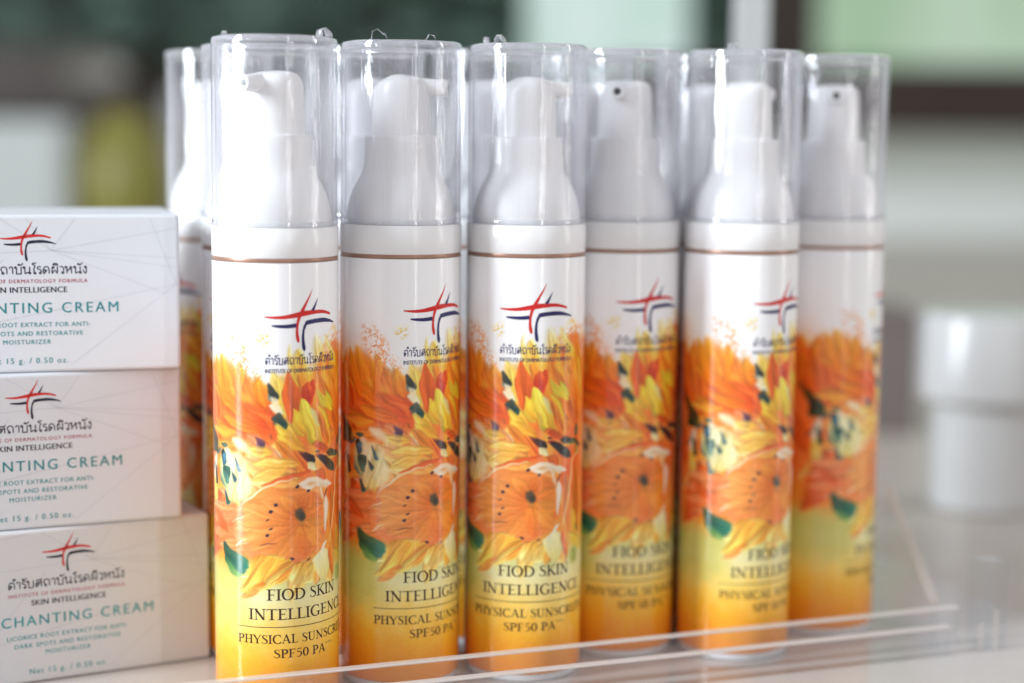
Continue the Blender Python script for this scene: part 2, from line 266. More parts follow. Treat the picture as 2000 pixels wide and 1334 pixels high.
('p',-27.44,60.61,-24.73,68.36,2.21,'eef2e4','dfe9dc',2,0.9,0.5,0.04),('p',-12.99,56.14,-13.83,67.05,3.32,'f2e6b4','f4ecc8',2,0.8,0.5,0.1),
('p',-20.9,65.09,-19.63,68.31,1.05,'4a6a7c','4a6a7c',0.5,0.95,0.5,0.25),('p',-19.09,59.27,-22.02,64.08,2.21,'3f6f78','3f6f78',0.5,0.95,0.5,0.25),
('p',-17.57,63.9,-22.02,63.94,1.38,'5a8c8c','5a8c8c',0.5,0.95,0.5,0.25),('p',-15.75,61.09,-17.38,63.92,0.83,'4c5a6c','4c5a6c',0.5,0.95,0.5,0.25),
('p',-14.18,64.55,-15.86,66.85,0.83,'5d8088','5d8088',0.5,0.95,0.5,0.25),('p',-18.7,56.0,-20.01,59.13,0.83,'46557a','46557a',0.5,0.95,0.5,0.25),
('p',-17.08,56.51,-19.38,55.07,0.72,'4f9c90','4f9c90',0.5,0.95,0.5,0.25),('p',-23.2,68.06,-25.66,69.32,0.72,'4a7484','4a7484',0.5,0.95,0.5,0.25),
('p',-21.34,69.73,-23.55,68.0,0.61,'5c8090','5c8090',0.5,0.95,0.5,0.25),('p',-26.81,71.08,-28.76,73.54,0.72,'3a5560','3a5560',0.5,0.95,0.5,0.25),
('p',-24.06,62.91,-25.31,64.92,0.61,'3f5f60','3f5f60',0.5,0.95,0.5,0.25),('p',-29.88,61.83,-25.79,65.95,0.44,'2c4a44','2c4a44',0.5,0.95,0.5,0.25),
('p',-4.46,82.97,-6.3,86.57,2.08,'2f3c3a','4a5450',0.7,1,0.36,0.15),('p',-5.83,83.56,-7.03,84.59,1.12,'8a9a98','6a7a78',0.7,0.7,0.5,0.1),
('p',-2.8,79.83,-6.55,82.4,1.68,'efe9cc','eee6cc',0.8,0.95,0.5,0.03),('p',-2.06,75.69,-4.48,79.2,2.69,'2f5c50','51605a',0.6,1,0.4,0.2),
('p',-3.89,77.01,-5.34,78.32,1.4,'5a5a58','8a7468',0.9,0.8,0.5,0.1),('p',-8.1,69.01,-9.93,72.69,1.4,'6a4a78','b08a9c',0.5,0.95,0.32,0.1),
('p',-5.72,73.32,-6.63,75.21,0.56,'9a4c3c','c07050',0.5,0.8,0.5,0.1),('p',6.75,66.42,0.88,70.08,1.68,'2a1c26','7a3a34',0.4,1,0.36,0.15),
('p',6.6,66.71,3.96,68.23,1.74,'2b1f28','2b2028',0.3,1,0.45,0.1),('p',8.42,68.83,6.87,69.15,0.62,'4a2830','4a2830',0.3,0.9,0.5,0.1),
('p',10.43,66.98,6.88,68.09,1.4,'b04a3c','c0543c',0.6,0.9,0.5,0.1),('p',6.93,64.46,3.98,66.83,1.68,'e6ddb0','ead9a0',0.5,1,0.5,0.1),
('p',15.26,63.03,8.77,66.84,2.41,'38453e','342830',0.5,1,0.5,0.3),('p',15.14,68.13,10.75,68.63,1.68,'3c4440','45403c',0.5,0.95,0.5,0.3),
('p',17.16,68.7,17.64,72.31,1.68,'5c6a50','4a5a44',0.8,0.9,0.5,0.3),('l',[10.42,67.54,13.42,66.71,17.23,66.42,20.32,66.79],0.51,'d8cc68',0.9),
('p',18.56,63.09,17.81,66.62,1.96,'c8a444','7a8a4c',1,0.8,0.5,0.3),('p',10.34,51.51,-16.63,47.99,18.52,'e88a4c','ee9a66',0.5,1,0.55,0.1),
('p',9.08,46.28,-10.33,45.05,9.26,'e98c4e','ee9c66',1,0.9,0.5,0.12),('p',8.93,55.88,-9.1,56.79,7.02,'e7824a','eb9260',1,0.85,0.5,0.12),
('p',1.37,51.21,-12.26,55.25,3.37,'e6803e','f0a878',1.0,0.65,0.6,0.14),('p',1.37,50.93,-15.16,50.82,3.37,'e57e40','efa276',1.0,0.65,0.6,0.14),
('p',1.37,50.65,-14.65,47.21,3.37,'e88850','f0a878',1.0,0.65,0.6,0.14),('p',1.38,50.37,-11.76,43.99,3.37,'e88448','eea070',1.0,0.65,0.6,0.14),
('p',1.93,50.08,-4.69,42.56,3.65,'e98a48','ea945a',1.0,0.65,0.6,0.14),('p',2.49,50.07,3.15,41.89,3.65,'e6843c','e2763a',1.0,0.65,0.6,0.14),
('p',3.05,50.62,8.46,44.08,3.37,'e99a48','e68a42',1.0,0.65,0.6,0.14),('p',3.32,51.18,10.03,49.28,3.37,'ea9e4c','e8903e',1.0,0.65,0.6,0.14),
('p',3.03,52.31,9.78,54.67,3.09,'e78c40','e07a38',1.0,0.65,0.6,0.14),('p',2.18,52.61,4.08,58.44,3.37,'e37836','e68646',1.0,0.65,0.6,0.14),
('p',1.63,52.33,-2.59,58.98,3.65,'e37c3c','ea9058',1.0,0.65,0.6,0.14),('p',1.36,52.05,-7.83,57.49,3.37,'e6823f','ef9f6c',1.0,0.65,0.6,0.14),
('p',10.63,54.58,2.43,55.41,1.68,'eaa050','e89a48',1.2,0.6,0.5,0.15),('p',8.41,47.76,0.3,47.84,2.25,'eaa852','e89c4c',1.5,0.6,0.5,0.15),
('p',4.73,52.24,-0.3,52.33,5.33,'dd6a34','de6e38',3,0.8,0.5,0.05),('l',[-15.64,50.45,-10.41,52.26,-4.79,53.25],0.45,'f4cc98',0.55),
('l',[-15.61,48.46,-10.38,49.58,-6.53,49.74],0.45,'f4cc98',0.55),('l',[-15.56,45.05,-10.34,46.19,-5.9,46.41],0.45,'f4cc98',0.55),
('l',[-15.61,48.75,-10.39,50.71,-7.77,51.59],0.45,'f4cc98',0.55),('l',[-15.56,44.76,-10.35,46.75,-7.11,47.71],0.45,'f4cc98',0.55),
('l',[-15.65,51.3,-10.42,53.53,-6.58,54.8],0.45,'f4cc98',0.55),('l',[-16.78,50.18,-13.34,52.52,-9.47,53.91],0.44,'f6dcc0',0.7),
('l',[-16.12,44.44,-13.72,46.4,-10.37,47.65],0.55,'f8e8cc',0.8),('l',[-13.95,55.5,-10.87,58.23,-8.31,60.0,-3.99,61.8,-0.75,62.36],0.61,'f6ead0',0.9),
('p',5.45,64.69,-8.31,60.96,1.38,'d8602c','e07038',0.8,0.9,0.5,0.1),('p',3.19,49.91,0.8,52.76,1.74,'39493a','4f4238',0.5,1,0.45,0.2),
('p',-4.68,55.79,-3.6,56.3,0.95,'3a2a40','4a3040',0.25,0.95,0.5,0.1),('p',-5.97,54.06,-4.87,54.6,0.9,'3a2a40','4a3040',0.25,0.95,0.5,0.1),
('p',-7.51,47.5,-6.36,48.06,0.84,'3a2a40','4a3040',0.25,0.95,0.5,0.1),('p',-7.09,51.71,-5.96,52.26,0.39,'3a2a40','4a3040',0.25,0.95,0.5,0.1),
('p',-6.61,49.28,-5.49,49.83,0.45,'3a2a40','4a3040',0.25,0.95,0.5,0.1),('p',0.77,60.37,1.81,60.82,0.84,'3a2a40','4a3040',0.25,0.95,0.5,0.1),
('p',3.71,58.65,4.79,59.06,0.84,'3a2a40','4a3040',0.25,0.95,0.5,0.1),('l',[-8.64,43.58,-7.08,44.32,-5.29,44.35],0.39,'8a5a50',0.8),
('p',0.51,41.18,-1.16,41.72,0.73,'4a3430','4a3430',0.3,0.95,0.5,0.1),('p',5.01,41.06,3.87,40.42,0.62,'7a4a30','7a4a30',0.3,0.9,0.5,0.1),
('p',8.89,58.7,1.94,61.57,2.25,'f0e6d4','eedfc6',0.6,0.8,0.5,0.1),('p',6.09,60.03,3.77,60.97,0.95,'eec08a','ecc898',0.5,0.8,0.5,0.1),
('p',13.15,59.92,6.36,62.25,1.29,'ece6da','e8dcc4',0.5,1,0.5,0.05),('p',9.25,56.13,7.61,59.37,1.01,'efe8dc','ece2cc',0.4,0.95,0.5,0.05),
('p',10.52,61.35,6.33,64.21,2.53,'d8642c','e0803c',0.5,1,0.5,0.2),('p',14.82,41.78,13.18,58.79,2.53,'e0823a','e08c40',1,0.95,0.5,0.3),
('p',19.36,41.21,17.39,61.01,3.09,'d87a2e','dc8a36',1.5,0.95,0.5,0.35),('p',10.06,47.3,10.23,58.01,1.12,'f0e8dc','ead8c0',0.5,0.8,0.5,0.08),
('p',9.74,56.65,11.26,59.3,0.62,'5a3a2c','7a4a30',0.3,0.9,0.5,0.1),('l',[12.03,57.8,12.67,54.33,12.95,49.76,12.24,45.89],0.56,'c8703a',0.8),
('l',[18.53,64.24,15.3,61.32,14.54,54.07,13.78,49.07,11.9,44.23],0.73,'f0d8a0',0.8),('l',[21.08,60.96,18.14,56.33,19.01,50.46],0.39,'a8501e',0.7),
('l',[14.04,56.97,13.92,52.74],0.39,'8a4a30',0.6),('p',17.99,41.2,17.19,47.94,1.68,'e2b040','e4bc50',0.8,0.9,0.5,0.2),('p',18.99,41.1,18.21,44.13,0.95,'5a5a40','5a5a40',0.5,0.9,0.5,0.1),
('p',-2.41,42.24,-14.98,36.4,4.21,'efc060','f4e6a4',0.8,1,0.5,0.2),('p',-0.74,41.45,-15.39,31.73,3.65,'ecae48','efcf74',0.8,1,0.45,0.3),
('p',-0.18,40.9,-8.86,32.87,3.09,'eaa244','f0c866',0.7,1,0.45,0.3),('p',1.49,40.34,-10.2,32.11,1.96,'f0cc62','f3dc8a',0.6,0.9,0.45,0.2),
('p',2.6,40.32,-4.61,34.47,2.25,'e88e3a','eebc58',0.7,0.95,0.45,0.3),('p',-9.19,32.82,-14.44,30.2,1.8,'e8964a','ecb26c',0.8,0.9,0.5,0.15),
('p',4.02,40.27,-1.17,29.84,3.93,'eeb24e','f2d68c',1,0.95,0.45,0.25),('p',6.06,39.58,2.96,34.08,3.65,'ecc45e','f0d88c',0.8,0.95,0.5,0.25),
('p',8.21,39.11,6.14,33.34,2.53,'e89a40','ecb85c',0.8,0.95,0.5,0.25),('p',10.89,39.08,12.87,33.08,3.09,'e6943e','f0c478',1,0.95,0.5,0.25),
('p',9.29,43.11,9.26,34.17,5.05,'eee6b8','e4d890',0.6,1,0.4,0.1),('l',[8.52,39.93,10.25,35.18],0.34,'d8c878',0.7),('l',[6.97,39.51,8.92,34.77],0.28,'dcc878',0.6),
('p',10.45,44.81,8.17,42.23,0.84,'f2ece2','f0ead8',0.4,0.95,0.5,0.03),('p',13.65,35.23,11.92,42.91,1.68,'e2803c','da6c34',0.8,0.9,0.5,0.3),
('p',21.38,35.97,14.81,42.18,2.25,'e6c24c','e8c860',1,0.9,0.5,0.2),('l',[1.49,40.05,-2.36,36.87,-6.38,34.59],0.39,'e0783a',0.7),('l',[-1.27,39.74,-5.51,37.23,-9.21,35.1],0.34,'e6944a',0.6),
('l',[4.03,39.42,4.36,35.73],0.28,'e8a050',0.6),('p',-20.63,40.39,-11.63,39.0,2.53,'1f5a4a','4f9888',0.7,0.95,0.4,0.1),
('p',-18.96,39.02,-14.52,36.49,1.96,'3a7a56','7fae62',1.2,0.85,0.4,0.1),('p',18.91,33.63,14.93,36.73,3.09,'8fa05a','a0ac68',2,0.75,0.5,0.1),
('g',[-1.32,91.05,0.99,87.93,2.01,83.34,0.91,79.89,-0.31,76.71,-2.53,80.97,-3.15,85.55],(-0.31,77.0,-1.03,90.77),'d9662a','e57a38',0.35,0.95,0.2),
('g',[4.62,88.75,5.49,86.14,4.83,82.02,2.18,83.79,2.54,87.35],(4.53,82.14,4.45,88.46),'cd3c22','dc6a30',0.4,0.9,0.15),
('g',[1.78,84.03,5.43,81.82,7.99,76.79,9.76,70.86,6.16,72.56,2.65,77.58],(8.07,71.57,2.18,83.62),'e2b43a','ecd85c',0.4,0.95,0.2),
('g',[5.31,81.83,7.05,80.31,8.4,75.61,6.22,76.89],(8.01,75.63,5.43,81.54),'d8cc80','e6e0ac',0.6,0.9,0.1),
('g',[-0.08,81.61,2.65,77.58,5.25,72.31,1.71,74.7,-0.32,77.57],(4.94,72.61,0.21,81.03),'e8a83c','efcc4a',0.4,0.9,0.2),
('g',[6.28,86.39,12.14,81.97,14.3,78.85,8.92,81.07],(13.84,79.19,6.59,86.09),'d4c038','dccf52',0.5,0.9,0.2),
('g',[7.3,80.3,9.99,77.81,12.32,72.37,10.84,70.19,9.01,74.99],(11.57,70.7,7.62,80.28),'d9702c','e8983c',0.7,0.85,0.3),
('g',[-4.66,78.0,-1.43,74.67,3.19,71.22,1.47,70.66,-3.73,73.43],(2.61,71.23,-4.37,78.02),'e8a23e','f2cf68',0.7,0.85,0.25),
('g',[-6.36,87.68,-5.0,86.3,-4.14,84.13,-5.79,84.4,-7.13,85.21],(-4.31,84.25,-6.75,87.01),'1f2a28','4a4c44',0.5,1,0.15),
('g',[-6.01,84.29,-3.97,83.34,-4.3,80.64,-5.89,82.48],(-5.33,84.17,-4.76,80.76),'ece2c6','ead9b0',0.7,0.9,0.05),
('g',[-3.96,80.62,-2.07,78.27,-2.19,76.69,-3.89,77.05,-6.11,78.08,-5.43,79.2],(-2.19,76.8,-5.88,79.66),'1f4a44','6a5a4c',0.6,1,0.2),
('g',[-10.47,74.21,-7.44,72.88,-7.99,70.16,-9.11,71.4],(-7.99,70.27,-10.35,74.27),'4c3a5c','8a5a60',0.5,0.95,0.15),
('g',[1.48,69.79,3.92,68.88,6.71,67.89,6.36,66.46,3.82,67.26],(6.23,66.76,1.77,69.62),'251a22','6a3a30',0.5,1,0.2),
('g',[7.15,67.86,10.87,67.85,14.89,64.46,14.19,63.08,9.5,65.07],(14.17,63.67,7.48,67.55),'303a34','2a2028',0.5,1,0.3),
('g',[11.61,68.65,18.36,68.08,22.06,65.71,14.11,66.61],(12.39,68.28,22.04,66.01),'363c38','5a6248',0.5,0.9,0.3),('p',-17.64,78.67,-20.55,94.86,1.95,'dc6a2a','ecc048',1.2,0.7,0.5,0.25),
('p',-12.65,79.0,-16.64,91.77,1.72,'e06a2c','eeb848',1.2,0.7,0.5,0.25),('p',-7.01,79.67,-12.66,87.47,1.95,'e2622c','f0a850',1.2,0.7,0.5,0.25),
('p',-14.43,72.67,-25.28,78.38,1.95,'e8803c','f0b850',1.2,0.7,0.5,0.25),('p',-7.0,76.84,-15.05,82.27,1.72,'dd5a2a','e88c48',1.2,0.7,0.5,0.25),
('p',-22.24,78.2,-25.25,92.12,1.72,'d2541e','e89a38',1.2,0.7,0.5,0.25),('p',-10.93,79.63,-25.26,86.41,3.43,'e2752c','f0b440',1.0,0.78,0.45,0.2),
('p',-8.67,75.71,-19.79,78.47,3.21,'e0702c','efae48',1.0,0.78,0.45,0.2),('p',-7.57,81.37,-9.26,89.25,2.86,'e67a2c','f2bc48',1.0,0.78,0.45,0.2),
('p',-15.67,74.29,-26.57,75.33,2.86,'e8903a','f2c458',1.0,0.78,0.45,0.2),('p',-19.78,80.75,-24.14,94.52,2.52,'dc6422','ecac3c',1.0,0.78,0.45,0.2),
('p',-15.05,82.27,-14.45,93.02,2.29,'e0742a','f0b844',1.0,0.78,0.45,0.2),('p',-5.29,69.44,-12.64,71.07,2.29,'f0c04c','f6dc84',1.0,0.78,0.45,0.2),
('p',1.38,66.73,-10.34,67.17,2.86,'ecae48','f4d274',1.0,0.78,0.45,0.2),('p',-1.78,65.28,-11.47,62.58,2.63,'eab04c','f4d680',1.0,0.78,0.45,0.2),
('p',0.05,71.99,-4.74,76.8,2.29,'eeba40','f4d460',1.0,0.78,0.45,0.2),('p',3.47,69.38,-3.0,73.89,2.06,'e89834','f2c450',1.0,0.78,0.45,0.2),
('g',[-21.81,68.52,-15.04,69.78,-11.77,67.12,-12.93,63.08,-14.12,59.58,-13.51,56.76,-17.63,55.53,-19.79,59.01,-22.71,63.79],(-19.79,56.71,-15.67,68.6),'dcd88e','eee8bc',1.6,0.75,0.2),
('g',[-22.07,68.48,-20.41,69.72,-19.05,65.99,-20.73,64.41],(-22.07,68.48,-19.05,65.99),'2a4440','45665c',0.5,0.95,0.25),
('g',[-21.05,64.83,-17.64,65.45,-17.91,60.38,-19.64,60.64],(-21.05,64.83,-17.91,60.38),'33584e','5f8a7c',0.5,0.95,0.25),
('g',[-17.64,64.54,-15.16,62.47,-16.31,61.12],(-17.64,64.54,-16.31,61.12),'2f4650','4c6a70',0.5,0.95,0.25),
('g',[-16.44,69.1,-13.7,64.63,-15.16,64.42],(-16.44,69.1,-15.16,64.42),'324a5c','4c6a78',0.5,0.95,0.25),
('g',[-20.9,59.15,-17.5,55.95,-19.64,54.89],(-20.9,59.15,-19.64,54.89),'24383a','3f6a5c',0.5,0.95,0.25),
('g',[-26.32,66.13,-23.39,59.94,-25.57,59.59],(-26.32,66.13,-25.57,59.59),'22301c','3a4a2c',0.5,0.95,0.25),
('g',[-28.15,72.78,-23.17,71.2,-24.19,68.76,-28.94,68.01],(-28.15,72.78,-24.19,68.76),'25331c','3c4824',0.5,0.95,0.25),
('g',[-22.25,71.33,-18.33,71.21,-19.79,69.34],(-22.25,71.33,-19.79,69.34),'3f5a50','5a7464',0.5,0.95,0.25),
('g',[-21.38,67.78,-19.17,68.65,-19.44,65.86,-20.9,64.95],(-20.9,65.09,-19.4,68.34),'3d5f78','5d8494',0.5,0.95,0.2),
('g',[-13.51,54.76,-10.78,58.32,-6.96,60.93,-2.66,62.37,2.79,62.11,7.57,60.07,9.57,55.2,9.9,48.71,8.13,44.66,3.65,42.81,-1.07,42.36,-5.78,42.67,-10.3,44.29,-13.08,47.61],(8.94,50.06,-13.21,51.62),'e08636','efa85c',0.6,0.62,0.12),
('g',[-1.74,56.69,3.56,56.72,7.84,53.75,8.41,47.82,5.2,44.89,0.17,46.73,-1.72,51.52],(-0.49,51.99,8.93,50.65),'e07c30','eeb04c',4,0.6,0.2),
('g',[-13.36,56.65,-8.63,57.51,-6.94,56.59,-11.46,56.07],(-6.95,56.93,-15.66,56.02),'ee9a5c','f6cf9a',1.2,0.55,0.2),
('g',[-14.72,53.98,-8.62,54.93,-6.94,54.01,-11.46,53.49],(-6.94,54.35,-15.66,53.44),'ee9a5c','f6cf9a',1.2,0.55,0.2),
('g',[-15.98,51.57,-8.62,52.64,-6.93,51.72,-11.45,51.2],(-6.93,52.06,-15.66,51.14),'ee9a5c','f6cf9a',1.2,0.55,0.2),
('g',[-14.56,49.11,-8.61,50.06,-6.93,49.14,-11.45,48.62],(-6.93,49.48,-15.66,48.55),'ee9a5c','f6cf9a',1.2,0.55,0.2),
('g',[-13.2,46.62,-8.61,47.48,-6.92,46.55,-11.45,46.03],(-6.92,46.9,-15.66,45.96),'ee9a5c','f6cf9a',1.2,0.55,0.2),
('g',[-12.02,44.39,-8.6,45.18,-6.91,44.25,-11.44,43.73],(-6.91,44.6,-15.65,43.65),'ee9a5c','f6cf9a',1.2,0.55,0.2),('p',1.37,51.21,-13.44,54.51,3.09,'dc7434','f4c47c',1.0,0.42,0.6,0.2),
('p',1.37,50.93,-15.64,50.45,3.09,'de7636','f2bc74',1.0,0.42,0.6,0.2),('p',1.37,50.65,-14.65,46.92,3.09,'e07c40','f2b870',1.0,0.42,0.6,0.2),
('p',1.38,50.37,-11.39,43.77,3.09,'dc7638','f0b46c',1.0,0.42,0.6,0.2),('p',1.93,50.08,-4.11,42.32,3.37,'e0803e','eeac5c',1.0,0.42,0.6,0.2),
('p',2.49,50.07,3.71,41.87,3.37,'de7a34','e88444',1.0,0.42,0.6,0.2),('p',3.05,50.62,8.78,44.33,3.37,'e08c3c','eca04e',1.0,0.42,0.6,0.2),
('p',3.32,51.18,10.02,49.56,3.09,'e2943e','eca04a',1.0,0.42,0.6,0.2),('p',3.03,52.31,9.77,54.95,2.81,'de7c34','e88c42',1.0,0.42,0.6,0.2),
('p',2.18,52.61,4.09,58.16,3.09,'da6c2c','e88a4a',1.0,0.42,0.6,0.2),('p',1.63,52.33,-2.58,58.7,3.37,'da702e','eeb05c',1.0,0.42,0.6,0.2),
('p',1.36,52.05,-8.14,57.18,3.09,'dc7434','f4be78',1.0,0.42,0.6,0.2),('l',[-14.42,54.12,-11.75,57.31,-7.52,60.48,-2.96,62.21,1.4,62.72],0.52,'f2dcb0',0.85),
('g',[0.46,54.49,2.48,54.54,3.59,51.8,2.15,51.01,0.66,52.56],(2.15,51.7,1.45,54.67),'2f3a30','5a4a3a',1.0,0.95,0.2),
('g',[1.46,61.27,4.23,62.84,8.2,61.91,12.53,60.77,10.73,59.11,7.2,60.01,4.75,58.87,2.45,59.93],(1.57,61.1,11.75,60.46),'f2eadc','ecdcc0',0.7,0.85,0.12),
('g',[3.31,61.07,5.69,61.27,7.58,60.27,5.4,59.83],(3.31,60.78,7.57,60.56),'e6b27c','eecaa0',0.6,0.8,0.1),
('g',[10.19,56.94,11.37,56.11,11.03,49.69,10.07,46.57,9.57,51.62],(10.33,56.81,10.14,46.85),'efe6dc','e8d8c0',0.5,0.8,0.1),
('p',-4.68,55.79,-3.6,56.3,0.95,'3a2a40','4a3040',0.25,0.95,0.5,0.1),('p',-5.97,54.06,-4.87,54.6,0.9,'3a2a40','4a3040',0.25,0.95,0.5,0.1),
('p',-7.51,47.5,-6.36,48.06,0.84,'3a2a40','4a3040',0.25,0.95,0.5,0.1),('p',-7.09,51.71,-5.96,52.26,0.39,'3a2a40','4a3040',0.25,0.95,0.5,0.1),
('p',-6.61,49.28,-5.49,49.83,0.45,'3a2a40','4a3040',0.25,0.95,0.5,0.1),('p',0.77,60.37,1.81,60.82,0.84,'3a2a40','4a3040',0.25,0.95,0.5,0.1),
('p',3.71,58.65,4.79,59.06,0.84,'3a2a40','4a3040',0.25,0.95,0.5,0.1),('l',[-8.6,45.01,-6.92,45.57,-4.76,45.51],0.34,'7a4a3a',0.8),
('g',[-10.3,42.56,-5.77,42.09,-1.68,41.72,-6.33,36.8,-12.89,31.75,-14.09,33.68,-12.01,38.46],(-6.91,42.01,-13.19,32.6),'eda844','f3d470',0.9,0.8,0.35),
('g',[-8.58,35.67,-7.45,34.8,-12.3,31.38,-13.3,32.24],(-8.02,35.38,-12.89,31.75),'e08a38','eaae5c',0.6,0.85,0.15),
('g',[8.88,43.17,11.21,39.05,10.41,34.13,7.59,36.53,5.04,40.55],(8.48,42.62,9.28,34.57),'eee8c4','e2d68a',0.5,0.95,0.12),
('g',[0.08,39.79,4.15,40.3,3.62,34.45,0.72,33.92,-1.03,36.24],(2.97,40.05,0.14,34.21),'eeb850','f4de98',0.9,0.75,0.3),
('g',[-21.57,45.0,-17.63,43.26,-11.32,41.26,-13.31,36.87,-16.29,37.75,-20.43,39.85],(-12.02,40.76,-20.99,43.82),'3c8672','1c4638',0.9,0.88,0.25),
('g',[-20.58,40.98,-15.65,38.16,-14.4,36.26,-19.05,37.74],(-19.8,40.53,-15.02,36.49),'5a8a4c','9ab46a',1.2,0.7,0.1),
('s',[-19.78,100.56,-15.07,101.41,-12.67,95.35,-8.71,92.07,-7.03,87.57,-10.94,87.53,-15.06,91.3,-18.33,95.6],(-8.7,88.13,-17.64,100.71),'e8843c','d88a58',2.5,0.5,0.2),
('s',[-10.4,100.45,-5.95,102.15,-5.94,97.67,-8.72,97.68],(-7.61,98.8,-6.51,101.6),'f0c848','f0dc9c',1.5,0.8,0.2),
('s',[-15.25,101.37,-11.02,96.55,-11.68,87.85,-17.23,90.16],(-13.27,87.69,-14.29,100.3),'e8904c','e0a070',2,0.7,0.2),
]

# ------------------------------------------------------------------ printed artwork, in millimetres on the unrolled body
RB = 16.7                                                           # body radius, mm
H0, H1 = 2.2, 118.9                                                 # printed sleeve, mm above the base
rng = np.random.RandomState(7)
_tab = rng.rand(256, 256)
def vnoise(x, y, s=0):
    x = np.asarray(x) + s * 17.31; y = np.asarray(y) + s * 9.77
    xi = np.floor(x).astype(int); yi = np.floor(y).astype(int); fx = x - xi; fy = y - yi
    fx = fx * fx * (3 - 2 * fx); fy = fy * fy * (3 - 2 * fy)
    g = lambda i, j: _tab[i & 255, j & 255]
    return (g(xi, yi) * (1 - fx) + g(xi + 1, yi) * fx) * (1 - fy) + (g(xi, yi + 1) * (1 - fx) + g(xi + 1, yi + 1) * fx) * fy
def fbm(x, y, s=0, o=4):
    t = 0; a = 0.5; n = 0
    for k in range(o): t = t + a * vnoise(x * 2 ** k, y * 2 ** k, s + k); n += a; a *= 0.55
    return t / n
def hx(h): return np.array([int(h[i:i + 2], 16) / 255 for i in (0, 2, 4)])
def sstep(x): x = np.clip(x, 0, 1); return x * x * (3 - 2 * x)
